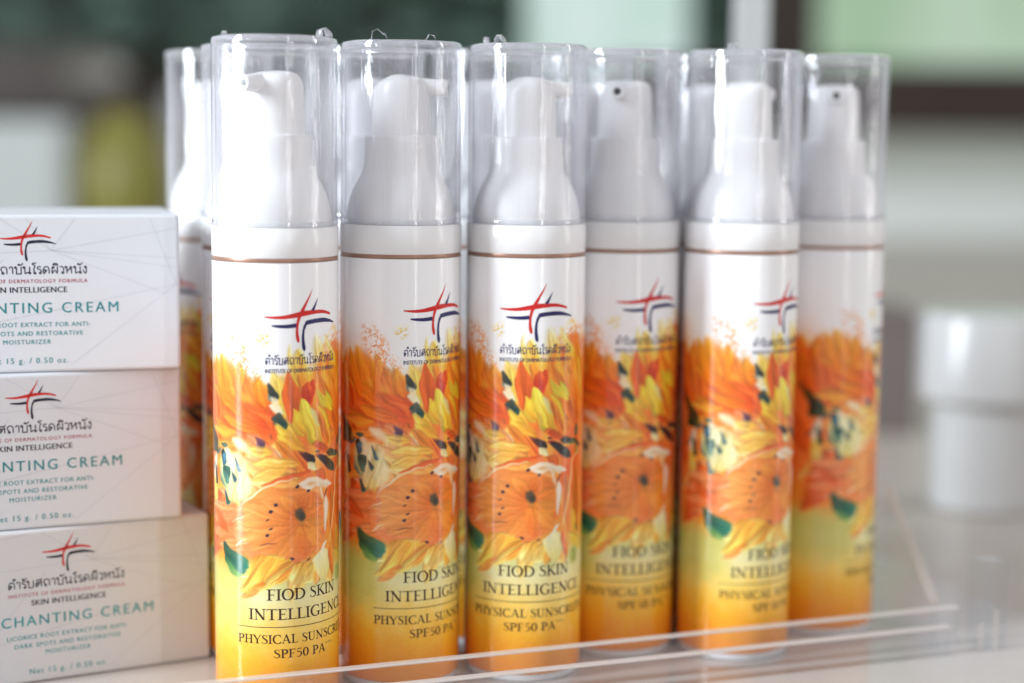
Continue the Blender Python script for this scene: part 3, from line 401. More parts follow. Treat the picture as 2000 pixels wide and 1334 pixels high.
def paint(A, Z):
    """sRGB print colour at (A, Z) mm"""
    C = np.empty(A.shape + (3,)); C[:] = hx('f4f3f5')
    nz = fbm(A * 0.35, Z * 0.35, 3)
    # lower wash: orange, pale lime, gold, amber
    stops = [(0, 'e8962e'), (7, 'eca038'), (14, 'f0b642'), (20, 'f1ca66'), (26, 'eeda92'), (31, 'e8e0ae'), (36, 'd9d694'), (42, 'e8a24c'), (60, 'e8864a'), (82, 'ea8c48'), (92, 'f0b458'), (104, 'f3d288')]
    hs = np.array([s[0] for s in stops]); cs = np.array([hx(s[1]) for s in stops])
    zz = Z + (nz - 0.5) * 5
    wash = np.stack([np.interp(zz, hs, cs[:, i]) for i in range(3)], -1)
    big = fbm(A * 0.13 + 5, Z * 0.09, 61, 3); big2 = fbm(A * 0.2, Z * 0.1, 67, 3)
    flo = (sstep((Z - 40) / 8))[..., None]
    wash = wash * (1 - flo * 0.75 * sstep((big - 0.5) * 5)[..., None]) + hx('eebc58') * (flo * 0.75 * sstep((big - 0.5) * 5)[..., None])
    wash = wash * (1 - flo * 0.6 * sstep((big2 - 0.52) * 6)[..., None]) + hx('dc6028') * (flo * 0.6 * sstep((big2 - 0.52) * 6)[..., None])
    left = sstep((-A - 9) / 8) * sstep((zz - 20) / 8) * sstep((42 - zz) / 8)
    wash = wash * (1 - 0.6 * left[..., None]) + hx('c2bd66') * (0.6 * left[..., None])
    edge = np.interp(A, [-54, -40, -30, -25, -18, -11, -7, -2, 4, 9, 15, 22, 30, 40, 54], [90, 91, 93, 92, 88, 82, 80, 83, 91, 96, 100, 98, 95, 93, 90])
    al = sstep((edge - Z + (nz - 0.5) * 9) / 6 + 0.4)
    spl = sstep((fbm(A * 1.6, Z * 1.6, 9, 3) - 0.56 - 0.05 * np.clip(Z - edge, -2, 12)) * 14) * sstep((edge + 9 - Z) / 7)
    al = np.maximum(al, 0.65 * spl)
    C = C * (1 - al[..., None]) + wash * al[..., None]
    wa = A + (fbm(A * 0.22, Z * 0.22, 21, 2) - 0.5) * 1.5 + (vnoise(A * 2.2, Z * 2.2, 31) - 0.5) * 0.08
    wz = Z + (fbm(A * 0.22, Z * 0.22, 27, 2) - 0.5) * 1.5 + (vnoise(A * 2.2, Z * 2.2, 37) - 0.5) * 0.08
    cols = A[0, :]; rows = Z[:, 0]
    def window(x0, x1, z0, z1):
        i = np.searchsorted(rows, [z0, z1]); j = np.searchsorted(cols, [x0, x1]); return slice(i[0], i[1]), slice(j[0], j[1])
    for q, ft in enumerate(ART):
        if ft[0] == 'p':
            _, bx, bz, tx, tz, w, c0, c1, soft, alpha, k, st = ft
            if w > 0.95: w = w * 1.22
            pad = w / 2 + soft + 1.5
            sl = window(min(bx, tx) - pad, max(bx, tx) + pad, min(bz, tz) - pad, max(bz, tz) + pad)
            x = wa[sl] - bx; z = wz[sl] - bz
            if x.size == 0: continue
            L = math.hypot(tx - bx, tz - bz); ex, ez = (tx - bx) / L, (tz - bz) / L
            s = (x * ex + z * ez) / L; d = x * -ez + z * ex
            sc = np.clip(s, 0, 1) ** (math.log(0.5) / math.log(k))
            prof = w / 2 * np.sin(np.pi * sc) ** 0.72
            m = sstep((prof - np.abs(d)) / soft + 0.5) * sstep(np.minimum(s, 1 - s) * L / max(soft * 0.5, 0.15) + 0.5)
            dn = d / np.maximum(prof, 0.2)                                    # veins run from base to tip
            strk = vnoise(s * 1.1 + q, dn * 2.6 + q * 3.7) - 0.5
            strk = strk + 0.5 * (vnoise(s * 1.7 + q, dn * 6 + q * 1.3, 5) - 0.5)
            mixv = np.clip(s + strk * 0.5, 0, 1)[..., None]
            col = hx(c0) * (1 - mixv) + hx(c1) * mixv
            col = col * (1 + 1.0 * st * strk[..., None])
            rim = np.exp(-((prof - np.abs(d)) / (0.12 * w + 0.15)) ** 2) * min(st, 0.2)
            col = col * (1 - 0.75 * (rim * np.where(d * (ex + 0.4) > 0, 1.0, -0.5)))[..., None]
            a = (m * alpha)[..., None]
            C[sl] = C[sl] * (1 - a) + col * a
        elif ft[0] in 'gs':                                                     # closed patch, or a patch of spatter
            _, p, (bx, bz, tx, tz), c0, c1, soft, alpha, st = ft
            Q = np.array(p, float).reshape(-1, 2)
            for _f in (0.16, 0.25): Q = np.stack([Q * (1 - _f) + np.roll(Q, -1, 0) * _f, Q * _f + np.roll(Q, -1, 0) * (1 - _f)], 1).reshape(-1, 2)
            pad = soft + 1.5
            sl = window(Q[:, 0].min() - pad, Q[:, 0].max() + pad, Q[:, 1].min() - pad, Q[:, 1].max() + pad)
            x = wa[sl]; z = wz[sl]
            if x.size == 0: continue
            best = np.full(x.shape, 99.0); inside = np.zeros(x.shape, bool)
            for i in range(len(Q)):
                x0, z0 = Q[i - 1]; x1, z1 = Q[i]; vx, vz = x1 - x0, z1 - z0
                t = np.clip(((x - x0) * vx + (z - z0) * vz) / (vx * vx + vz * vz + 1e-12), 0, 1)
                best = np.minimum(best, np.hypot(x - x0 - t * vx, z - z0 - t * vz))
                inside ^= ((z0 > z) != (z1 > z)) & (x < vx * (z - z0) / (vz if vz else 1e-12) + x0)
            sd = np.where(inside, best, -best)
            L = math.hypot(tx - bx, tz - bz) + 1e-6; ex, ez = (tx - bx) / L, (tz - bz) / L
            s = ((x - bx) * ex + (z - bz) * ez) / L; d = (x - bx) * -ez + (z - bz) * ex
            strk = vnoise(s * 1.2 + q, d * 0.9 + q * 2.1) - 0.5 + 0.6 * (vnoise(s * 2 + q, d * 2.3 + q, 5) - 0.5)
            mixv = np.clip(s + strk * 0.6, 0, 1)[..., None]
            col = (hx(c0) * (1 - mixv) + hx(c1) * mixv) * (1 + 1.1 * st * strk[..., None])
            m = sstep(sd / soft + 0.5)
            if ft[0] == 's': m = m * sstep((fbm(x * 2.3, z * 2.3, 77, 3) - 0.5) * 12)
            a = (m * alpha)[..., None]
            C[sl] = C[sl] * (1 - a) + col * a
        else:
            _, p, w, c, alpha = ft
            xs = p[0::2]; zs = p[1::2]
            sl = window(min(xs) - w - 1.5, max(xs) + w + 1.5, min(zs) - w - 1.5, max(zs) + w + 1.5)
            x = wa[sl]; z = wz[sl]
            if x.size == 0: continue
            best = np.full(x.shape, 9.0); tot = len(xs) - 1; pos = np.zeros(x.shape)
            for i in range(tot):
                vx, vz = xs[i + 1] - xs[i], zs[i + 1] - zs[i]
                t = np.clip(((x - xs[i]) * vx + (z - zs[i]) * vz) / (vx * vx + vz * vz), 0, 1)
                dd = np.hypot(x - xs[i] - t * vx, z - zs[i] - t * vz)
                u = dd < best; best = np.where(u, dd, best); pos = np.where(u, (i + t) / tot, pos)
            ww = w / 2 * (0.35 + 0.65 * np.sin(np.pi * np.clip(pos, 0.02, 0.98)))
            a = (sstep((ww - best) / 0.3 + 0.5) * alpha)[..., None]
            C[sl] = C[sl] * (1 - a) + hx(c) * a
    inked = 1 - np.min(C, -1)
    g = (fbm(A * 2.6, Z * 2.6, 51, 3) - 0.5) * 0.07 * np.clip(inked * 1.6, 0, 1)
    C = np.clip(C * (1 + g[..., None]), 0, 1)
    mean = C.mean(-1, keepdims=True)
    return np.clip(mean + (C - mean) * 1.1, 0.01, 0.97) ** (1 + 0.14 * np.clip((mean < 0.9) * (0.92 - mean) * 4, 0, 1))

mb = bpy.data.materials.new('printed_sleeve'); mb.use_nodes = True
_b = mb.node_tree.nodes['Principled BSDF']; _b.inputs['Roughness'].default_value = 0.2; _b.inputs['Specular IOR Level'].default_value = 0.4; _b.inputs['Coat Weight'].default_value = 0.6; _b.inputs['Coat Roughness'].default_value = 0.05
_a = mb.node_tree.nodes.new('ShaderNodeVertexColor'); _a.layer_name = 'print'
mb.node_tree.links.new(_a.outputs[0], _b.inputs['Base Color'])
M['sleeve'] = mb

def sleeve_mesh():
    NA, NZ = 540, 600
    a = (np.arange(NA) / NA - 0.5) * 2 * math.pi * RB
    z = H0 + np.arange(NZ + 1) / NZ * (H1 - H0)
    A, Z = np.meshgrid(a, z)
    C = paint(A, Z)
    ang = -math.pi / 2 + A / RB
    rr = np.full(Z.shape, RB)
    rr = rr - np.clip(0.35 - (Z - H0), 0, 1) * 0.8
    co = np.stack([rr * np.cos(ang), rr * np.sin(ang), Z], -1).reshape(-1, 3) / 1000
    me = bpy.data.meshes.new('body')
    nv = len(co); i, j = np.meshgrid(np.arange(NZ), np.arange(NA), indexing='ij')
    j2 = (j + 1) % NA
    q = np.stack([i * NA + j, i * NA + j2, (i + 1) * NA + j2, (i + 1) * NA + j], -1).reshape(-1, 4)
    nf = len(q)
    me.vertices.add(nv); me.vertices.foreach_set('co', co.ravel().astype(np.float32))
    me.loops.add(nf * 4); me.loops.foreach_set('vertex_index', q.ravel().astype(np.int32))
    me.polygons.add(nf); me.polygons.foreach_set('loop_start', (np.arange(nf) * 4).astype(np.int32))
    me.polygons.foreach_set('use_smooth', np.ones(nf, bool))
    me.update(calc_edges=True)
    at = me.color_attributes.new('print', 'FLOAT_COLOR', 'POINT')
    rgba = np.ones((nv, 4), np.float32); rgba[:, :3] = s2l(C.reshape(-1, 3)); at.data.foreach_set('color', rgba.ravel())
    me.materials.append(M['sleeve']); me.validate()
    return me

# ------------------------------------------------------------------ lettering
class Print:
    """flat lettering gathered as 2-D faces (mm) with a material slot each, later laid on a surface"""
    def __init__(s): s.v = []; s.f = []; s.m = []; s.k = 0
    def poly(s, pts, mi, lift=0):
        b = len(s.v); s.v += [(x, y, lift) for x, y in pts]; s.f.append(tuple(range(b, b + len(pts)))); s.m.append(mi)
    def ribbon(s, pts, mi, sub=6):
        """smooth stroke through (x, y, width) points"""
        P = [np.array(p, float) for p in pts]; Q = []
        for i in range(len(P) - 1):
            p0 = P[i - 1] if i else 2 * P[0] - P[1]; p1, p2 = P[i], P[i + 1]
            p3 = P[i + 2] if i + 2 < len(P) else 2 * P[-1] - P[-2]
            for t in np.arange(sub) / sub:
                Q.append(0.5 * (2 * p1 + (p2 - p0) * t + (2 * p0 - 5 * p1 + 4 * p2 - p3) * t * t + (3 * p1 - p0 - 3 * p2 + p3) * t ** 3))
        Q.append(P[-1]); Q = np.array(Q); T = np.gradient(Q[:, :2], axis=0); T /= np.linalg.norm(T, axis=1)[:, None] + 1e-9
        N = np.stack([-T[:, 1], T[:, 0]], 1); w = np.maximum(Q[:, 2:3], 0.01) / 2
        A, B = Q[:, :2] + N * w, Q[:, :2] - N * w
        s.k += 1; lf = (s.k % 7) * 0.002; b = len(s.v)
        for i in range(len(Q)): s.v += [(*A[i], lf), (*B[i], lf)]
        for i in range(len(Q) - 1): s.f.append((b + 2 * i, b + 2 * i + 1, b + 2 * i + 3, b + 2 * i + 2)); s.m.append(mi)
    def text(s, body, mi, cx, base, cap, width, bold=0.0):
        def get(t, sp=1.0):
            c = bpy.data.curves.new('text', 'FONT'); c.body = t; c.size = 1; c.resolution_u = 3; c.space_character = sp
            o = bpy.data.objects.new('text', c); SC.collection.objects.link(o)
            dg = bpy.context.evaluated_depsgraph_get(); me = bpy.data.meshes.new_from_object(o.evaluated_get(dg))
            V = np.array([v.co[:] for v in me.vertices]).reshape(-1, 3); F = [tuple(p.vertices) for p in me.polygons]
            bpy.data.objects.remove(o); bpy.data.curves.remove(c); bpy.data.meshes.remove(me); return V, F
        Vr, _ = get('H'); k = cap / (Vr[:, 1].max() - Vr[:, 1].min())
        span = lambda V: V[:, 0].max() - V[:, 0].min()
        n0, n1 = span(get(body)[0]), span(get(body, 1.2)[0])
        sp = min(1.35, max(0.95, 1 + 0.2 * (width / k - n0) / (n1 - n0)))     # letter-spacing first, then a little stretch
        V, F = get(body, sp); x0, x1 = V[:, 0].min(), V[:, 0].max(); kx = width / (x1 - x0)
        for q, dx in enumerate((0, -bold, bold) if bold else (0,)):
            b = len(s.v)
            s.v += [(cx + dx + (x - (x0 + x1) / 2) * kx, base + y * k, 0.003 * q) for x, y, _ in V]
            s.f += [tuple(i + b for i in f) for f in F]; s.m += [mi] * len(F)
    def make(s, name, mats, parent, fn, cut=None):
        me = bpy.data.meshes.new(name); me.from_pydata([(x, y, l) for x, y, l in s.v], [], s.f)
        me.polygons.foreach_set('material_index', s.m)
        bm = bmesh.new(); bm.from_mesh(me)
        if cut:
            xs = [v.co.x for v in bm.verts]
            for x in np.arange(math.floor(min(xs)), max(xs), cut):
                bmesh.ops.bisect_plane(bm, geom=bm.verts[:] + bm.edges[:] + bm.faces[:], plane_co=(float(x), 0, 0), plane_no=(1, 0, 0))
        for v in bm.verts: v.co = fn(*v.co)
        bm.to_mesh(me); bm.free()
        for m in mats: me.materials.append(m)
        return link(bpy.data.objects.new(name, me), parent)

# a serif alphabet: every glyph a list of strokes; heights 0..1, T thick, t thin
T_, t_ = 0.16, 0.062
def st(x, y0=0.0, y1=1.0, w=T_, top=True, bot=True, sl=0.11):
    o = [[(x, y0, w), (x, (y0 + y1) / 2, w * 0.96), (x, y1, w)]]
    for f, y, s in ((bot, y0, 1), (top, y1, -1)):
        if f: o += [[(x - w / 2 - sl, y + s * 0.02, 0.04), (x + w / 2 + sl, y + s * 0.02, 0.04)], [(x - w / 2 - sl * 0.45, y + s * 0.045, 0.05), (x + w / 2 + sl * 0.45, y + s * 0.045, 0.05)]]
    return o
def hb(y, x0, x1, ser=0, end=1):
    o = [[(x0, y, t_), (x1, y, t_)]]
    if ser:
        x = x1 if end == 1 else x0
        o += [[(x, y + 0.02 * (1 if ser > 0 else -1), 0.05), (x + 0.012 * end, y - ser * 0.16, 0.03)]]
    return o
def bow(cx, c, rx, ry, a0, a1, n=14, th=T_ * 1.06, tn=t_):
    o = []
    for i in range(n + 1):
        a = R_(a0 + (a1 - a0) * i / n); k = abs(math.cos(a)) ** 1.3
        o.append((cx + rx * math.cos(a), c + ry * math.sin(a), tn + (th - tn) * k))
    return [o]
def glyph(c):
    if c == 'I': return st(.17), .34
    if c == 'F': return st(.17) + hb(.965, .1, .54, 1) + hb(.5, .17, .46) + [[(.46, .6, .03), (.46, .4, .03)]], .60
    if c == 'E': return st(.17) + hb(.965, .1, .55, 1) + hb(.51, .17, .47) + [[(.47, .61, .03), (.47, .41, .03)]] + hb(.035, .1, .58, -1), .64
    if c == 'L': return st(.17) + hb(.035, .1, .56, -1), .60
    if c == 'T': return st(.35, top=False) + hb(.965, .04, .66, 1) + [[(.04, .985, .05), (.02, .80, .03)]], .70
    if c == 'H': return st(.17) + st(.63) + hb(.5, .17, .63), .80
    if c == 'N': return st(.15, w=t_, sl=.1) + st(.68, w=t_, sl=.1, bot=False) + [[(.1, .99, T_), (.68, .02, T_)]], .83
    if c == 'U': return st(.16, .35, bot=False) + st(.62, .35, w=t_, bot=False, sl=.1) + [[(.16, .4, T_), (.18, .2, T_), (.27, .06, .09), (.40, .015, t_), (.53, .07, t_), (.61, .22, t_), (.62, .4, t_)]], .78
    if c == 'Y': return st(.34, 0, .48, top=False) + [[(.05, .97, T_), (.34, .44, T_ * .9)], [(.62, .97, t_), (.36, .46, t_)], [(-.04, .98, .04), (.2, .98, .04)], [(.5, .98, .04), (.72, .98, .04)]], .68
    if c == 'A': return [[(.36, 1.0, T_ * .9), (.64, .02, T_)], [(.36, .98, t_), (.08, .02, t_)], [(.18, .35, t_), (.53, .35, t_)], [(-.02, .02, .04), (.2, .02, .04)], [(.5, .02, .04), (.78, .02, .04)]], .76
    if c == 'K': return st(.17) + [[(.24, .5, t_), (.6, .97, t_)], [(.3, .56, T_ * .9), (.68, .02, T_)], [(.48, .98, .04), (.7, .98, .04)], [(.56, .02, .04), (.8, .02, .04)]], .74
    if c == 'P': return st(.17) + bow(.27, .72, .27, .255, 90, -90) + hb(.975, .1, .28) + hb(.465, .17, .28), .60
    if c == 'R': return st(.17) + bow(.27, .73, .26, .245, 90, -90) + hb(.975, .1, .28) + hb(.485, .17, .28) + [[(.32, .49, T_ * .9), (.48, .24, T_), (.68, .02, .1)], [(.6, .02, .04), (.76, .02, .04)]], .70
    if c == 'D': return st(.17) + bow(.30, .5, .42, .475, 90, -90) + hb(.975, .1, .32) + hb(.025, .1, .32), .80
    if c == 'O': return bow(.42, .5, .345, .49, 0, 360, 28), .84
    if c == '0': return bow(.27, .5, .2, .48, 0, 360, 24), .54
    if c == 'C': return bow(.44, .5, .36, .49, 48, 318, 22) + [[(.69, .95, .03), (.695, .72, .035)]], .76
    if c == 'G': return bow(.44, .5, .36, .49, 48, 312, 22) + [[(.69, .95, .03), (.695, .72, .035)]] + st(.67, .08, .42, bot=False, sl=.09), .82
    if c == 'S': return [[(.44, .80, .04), (.40, .92, .05), (.28, .97, .06), (.15, .92, .09), (.10, .77, .12), (.18, .62, .14), (.33, .50, .155), (.45, .36, .14), (.46, .19, .11), (.37, .06, .08), (.24, .02, .05), (.12, .06, .04), (.06, .2, .035)], [(.445, .93, .03), (.45, .74, .035)], [(.055, .06, .03), (.05, .26, .035)]], .53
    if c == '5': return [[(.14, .95, .07), (.46, .97, .09)], [(.15, .95, .05), (.12, .56, .05)], [(.12, .56, .06), (.28, .6, .08), (.42, .48, .12), (.45, .3, .13), (.36, .1, .09), (.22, .02, .06), (.08, .06, .07)]], .54
    if c == '+': return [[(.04, .93, .05), (.24, .93, .05)], [(.14, .83, .05), (.14, 1.03, .05)]], .26
    return [], .28
def serif(pr, body, mi, x0, x1, base, cap, tracking=0.03):
    tot = sum(glyph(c)[1] + tracking for c in body); kx = (x1 - x0) / tot; x = x0
    for c in body:
        g, adv = glyph(c)
        for stroke in g:
            pr.ribbon([(x + px * kx, base + py * cap, w * (kx * 0.5 + cap * 0.5)) for px, py, w in stroke], mi, 2 if len(stroke) < 8 else 3)
        x += (adv + tracking) * kx

EMBLEM = {'red': [[(-7.08, 105.1, 0.28), (-4.74, 104.93, 0.56), (-1.95, 105.01, 0.79), (1.31, 105.49, 1.07), (3.51, 105.86, 1.12), (6.37, 106.06, 0.9), (9.47, 105.98, 0.73), (12.59, 105.21, 0.51)], [(5.82, 112.06, 0.06), (4.87, 110.11, 0.34), (3.76, 108.21, 0.56), (2.68, 106.31, 0.79), (1.82, 104.53, 0.67), (1.4, 102.75, 0.56), (1.31, 100.84, 0.62), (1.49, 99.47, 0.73), (1.66, 98.64, 0.56), (1.72, 98.29, 0.17)]], 'navy': [[(-5.23, 102.82, 0.34), (-3.59, 102.67, 0.62), (-1.38, 102.61, 0.79), (1.13, 102.81, 0.9)], [(3.68, 103.24, 0.67), (4.38, 103.44, 0.95), (6.4, 103.7, 0.95), (9.5, 103.78, 0.95), (12.13, 103.42, 0.67), (14.44, 102.83, 0.28)], [(4.16, 103.5, 0.56), (3.55, 102.61, 0.62), (3.15, 101.38, 0.51), (2.97, 99.73, 0.62), (3.05, 98.09, 0.73), (3.23, 96.85, 0.79), (3.35, 96.22, 0.39), (3.35, 96.0, 0.11)], [(7.64, 109.72, 0.06), (7.08, 108.56, 0.34), (6.5, 107.48, 0.56), (5.9, 106.48, 0.79)]]}
def emblem(pr, red, navy, ox=0, oy=0, k=1.0):
    for c, mi in (('red', red), ('navy', navy)):
        for s in EMBLEM[c]: pr.ribbon([(ox + x * k, oy + y * k, w * k * 1.22) for x, y, w in s], mi)
def lp(x, y, r=0.105):
    return [(x + r * math.cos(k * math.pi / 4), y + r * math.sin(k * math.pi / 4)) for k in range(9)]
_AA = [(.08, .74), (.12, .92), (.27, 1.0), (.41, .86), (.43, .5), (.43, 0)]
LOOPED = {                                                          # looped letters: strokes, advance
 '\u0e15': ([lp(.33, .42), [(.36, .33), (.2, .02), (.12, .1), (.10, .5), (.2, .86), (.34, .99), (.43, .86), (.53, .99), (.68, .86), (.74, .5), (.74, 0)]], .92),
 '\u0e33': ([lp(-.20, 1.34, .13), _AA], .62),
 '\u0e23': ([lp(.38, .1), [(.47, .14), (.46, .46), (.30, .60), (.10, .68), (.10, .9), (.28, 1.0), (.48, .92)]], .6),
 '\u0e31': ([lp(-.44, 1.27, .08), [(-.36, 1.24), (-.2, 1.22), (.0, 1.48)]], 0),
 '\u0e1a': ([lp(.12, .88), [(.22, .86), (.22, .03), (.24, 0), (.70, 0), (.72, .03), (.72, 1.0)]], .92),
 '\u0e2a': ([lp(.36, .38), [(.38, .28), (.2, .02), (.12, .1), (.10, .48), (.25, .66), (.5, .64), (.72, .5)], [(.12, .86), (.35, 1.0), (.6, .9), (.72, .6), (.72, 0)], [(.6, .92), (.82, 1.14)]], .92),
 '\u0e16': ([lp(.30, .1), [(.20, .1), (.2, .42), (.08, .56), (.14, .86), (.4, 1.0), (.66, .86), (.72, .5), (.72, 0)]], .92),
 '\u0e32': ([_AA], .62),
 '\u0e19': ([lp(.12, .88), [(.22, .86), (.22, 0), (.4, .16), (.64, .2)], [(.72, 1.0), (.72, .2)], lp(.74, .1)], .96),
 '\u0e42': ([lp(.34, .08), [(.24, .1), (.24, .8), (.36, 1.02), (.26, 1.2), (.06, 1.3), (.12, 1.48), (.3, 1.44), (.46, 1.56)]], .54),
 '\u0e04': ([lp(.36, .44), [(.40, .34), (.2, .02), (.12, .1), (.10, .5), (.22, .88), (.42, 1.0), (.64, .88), (.74, .5), (.74, 0)]], .92),
 '\u0e1c': ([lp(.27, .86), [(.16, .86), (.14, .4), (.16, 0), (.43, .5), (.70, 0), (.72, .4), (.72, 1.0)]], .92),
 '\u0e34': ([[(-.7, 1.2), (-.62, 1.36), (-.42, 1.42), (-.22, 1.34), (-.16, 1.2), (-.4, 1.2), (-.7, 1.2)]], 0),
 '\u0e27': ([lp(.38, .1), [(.47, .14), (.48, .6), (.38, .92), (.22, 1.0), (.06, .88)]], .62),
 '\u0e2b': ([lp(.12, .88), [(.22, .86), (.22, .4), (.22, 0)], [(.22, .28), (.4, .5), (.62, .66), (.72, .45), (.72, 0)], lp(.66, .84)], .96),
 '\u0e07': ([lp(.34, .88), [(.43, .84), (.44, .4), (.40, .06), (.28, .02), (.06, .5)]], .58)}
def thai(pr, mi, cx, base, xh, width, wt=0.14):
    body = '\u0e15\u0e33\u0e23\u0e31\u0e1a\u0e2a\u0e16\u0e32\u0e1a\u0e31\u0e19\u0e42\u0e23\u0e04\u0e1c\u0e34\u0e27\u0e2b\u0e19\u0e31\u0e07'
    kx = width / sum(LOOPED[c][1] for c in body); x = cx - width / 2
    for c in body:
        for stroke in LOOPED[c][0]:
            pr.ribbon([(x + px * kx, base + py * xh, wt * (xh + kx) / 2) for px, py in stroke], mi, 2)
        x += LOOPED[c][1] * kx

# ------------------------------------------------------------------ surfaces
counter = structure(box('counter', -3, 3, -0.4, 2.85, -0.06, -0.006, M['counter']))
wall = structure(box('wall', -3, 3, 2.86, 2.95, -0.06, 0.235, M['wall']))

# ------------------------------------------------------------------ display tray
B1 = np.array([-0.0631, 0.4617]); YAW = R_(20.7)
dv = np.array([math.cos(YAW), math.sin(YAW)]); nv_ = np.array([-dv[1], dv[0]])
tray = thing('display_tray', 'clear acrylic display tray with a low front lip holding the bottles and boxes', 'display tray', (B1[0], B1[1], 0), YAW)
box('floor_panel', -0.16, 0.245, -0.11, 0.19, -0.004, 0.0, M['tray_floor'], tray, 0.0005)
def lip(name, x0, x1, y0, y1, z0, z1):
    o = box(name, x0, x1, y0, y1, z0, z1 - 0.0006, M['acrylic'], tray)
    e = box('edge_or_glint', x0, x1, y0, y1, z1 - 0.0006, z1, M['acrylic_edge'], o, 0.0002)
    return o
lip('front_lip', -0.16, 0.2045, -0.0222, -0.0195, 0.0002, 0.0119)
lip('outer_lip', -0.16, 0.1962, -0.0302, -0.0275, 0.0002, 0.0088)
# sloping side panel
bm = bmesh.new()
out = [(-0.0190, 0.0002), (-0.0190, 0.0125), (0.0085, 0.043), (0.16, 0.16), (0.16, 0.0002)]
f0 = [bm.verts.new((0.1965, y, z)) for y, z in out]; f1 = [bm.verts.new((0.1992, y, z)) for y, z in out]
bm.faces.new(f0); bm.faces.new(f1[::-1])
for i in range(5): bm.faces.new((f0[i], f0[(i + 1) % 5], f1[(i + 1) % 5], f1[i]))
side = bm_obj('side_panel', bm, M['acrylic'], tray)
bm = bmesh.new()
o2 = [(-0.0190, 0.0127), (0.0085, 0.0432), (0.0085, 0.0440), (-0.0190, 0.0135)]
f0 = [bm.verts.new((0.1965, y, z)) for y, z in o2]; f1 = [bm.verts.new((0.1992, y, z)) for y, z in o2]
bm.faces.new(f0); bm.faces.new(f1[::-1])
for i in range(4): bm.faces.new((f0[i], f0[(i + 1) % 4], f1[(i + 1) % 4], f1[i]))
bm_obj('edge_or_glint', bm, M['acrylic_soft'], side)
cp = box('corner_post', 0.2075, 0.2165, -0.030, -0.021, 0.0002, 0.0270, M['acrylic_blue'], tray, 0.0012)
box('edge_or_glint', 0.2068, 0.2074, -0.030, -0.0294, 0.0002, 0.0085, M['acrylic_soft'], cp)  # pale bar standing in for a glint of light on the post
box('edge_or_glint', 0.2116, 0.2122, -0.0307, -0.0301, 0.0002, 0.0125, M['acrylic_soft'], cp)  # second glint, a taller pale bar on the post's front

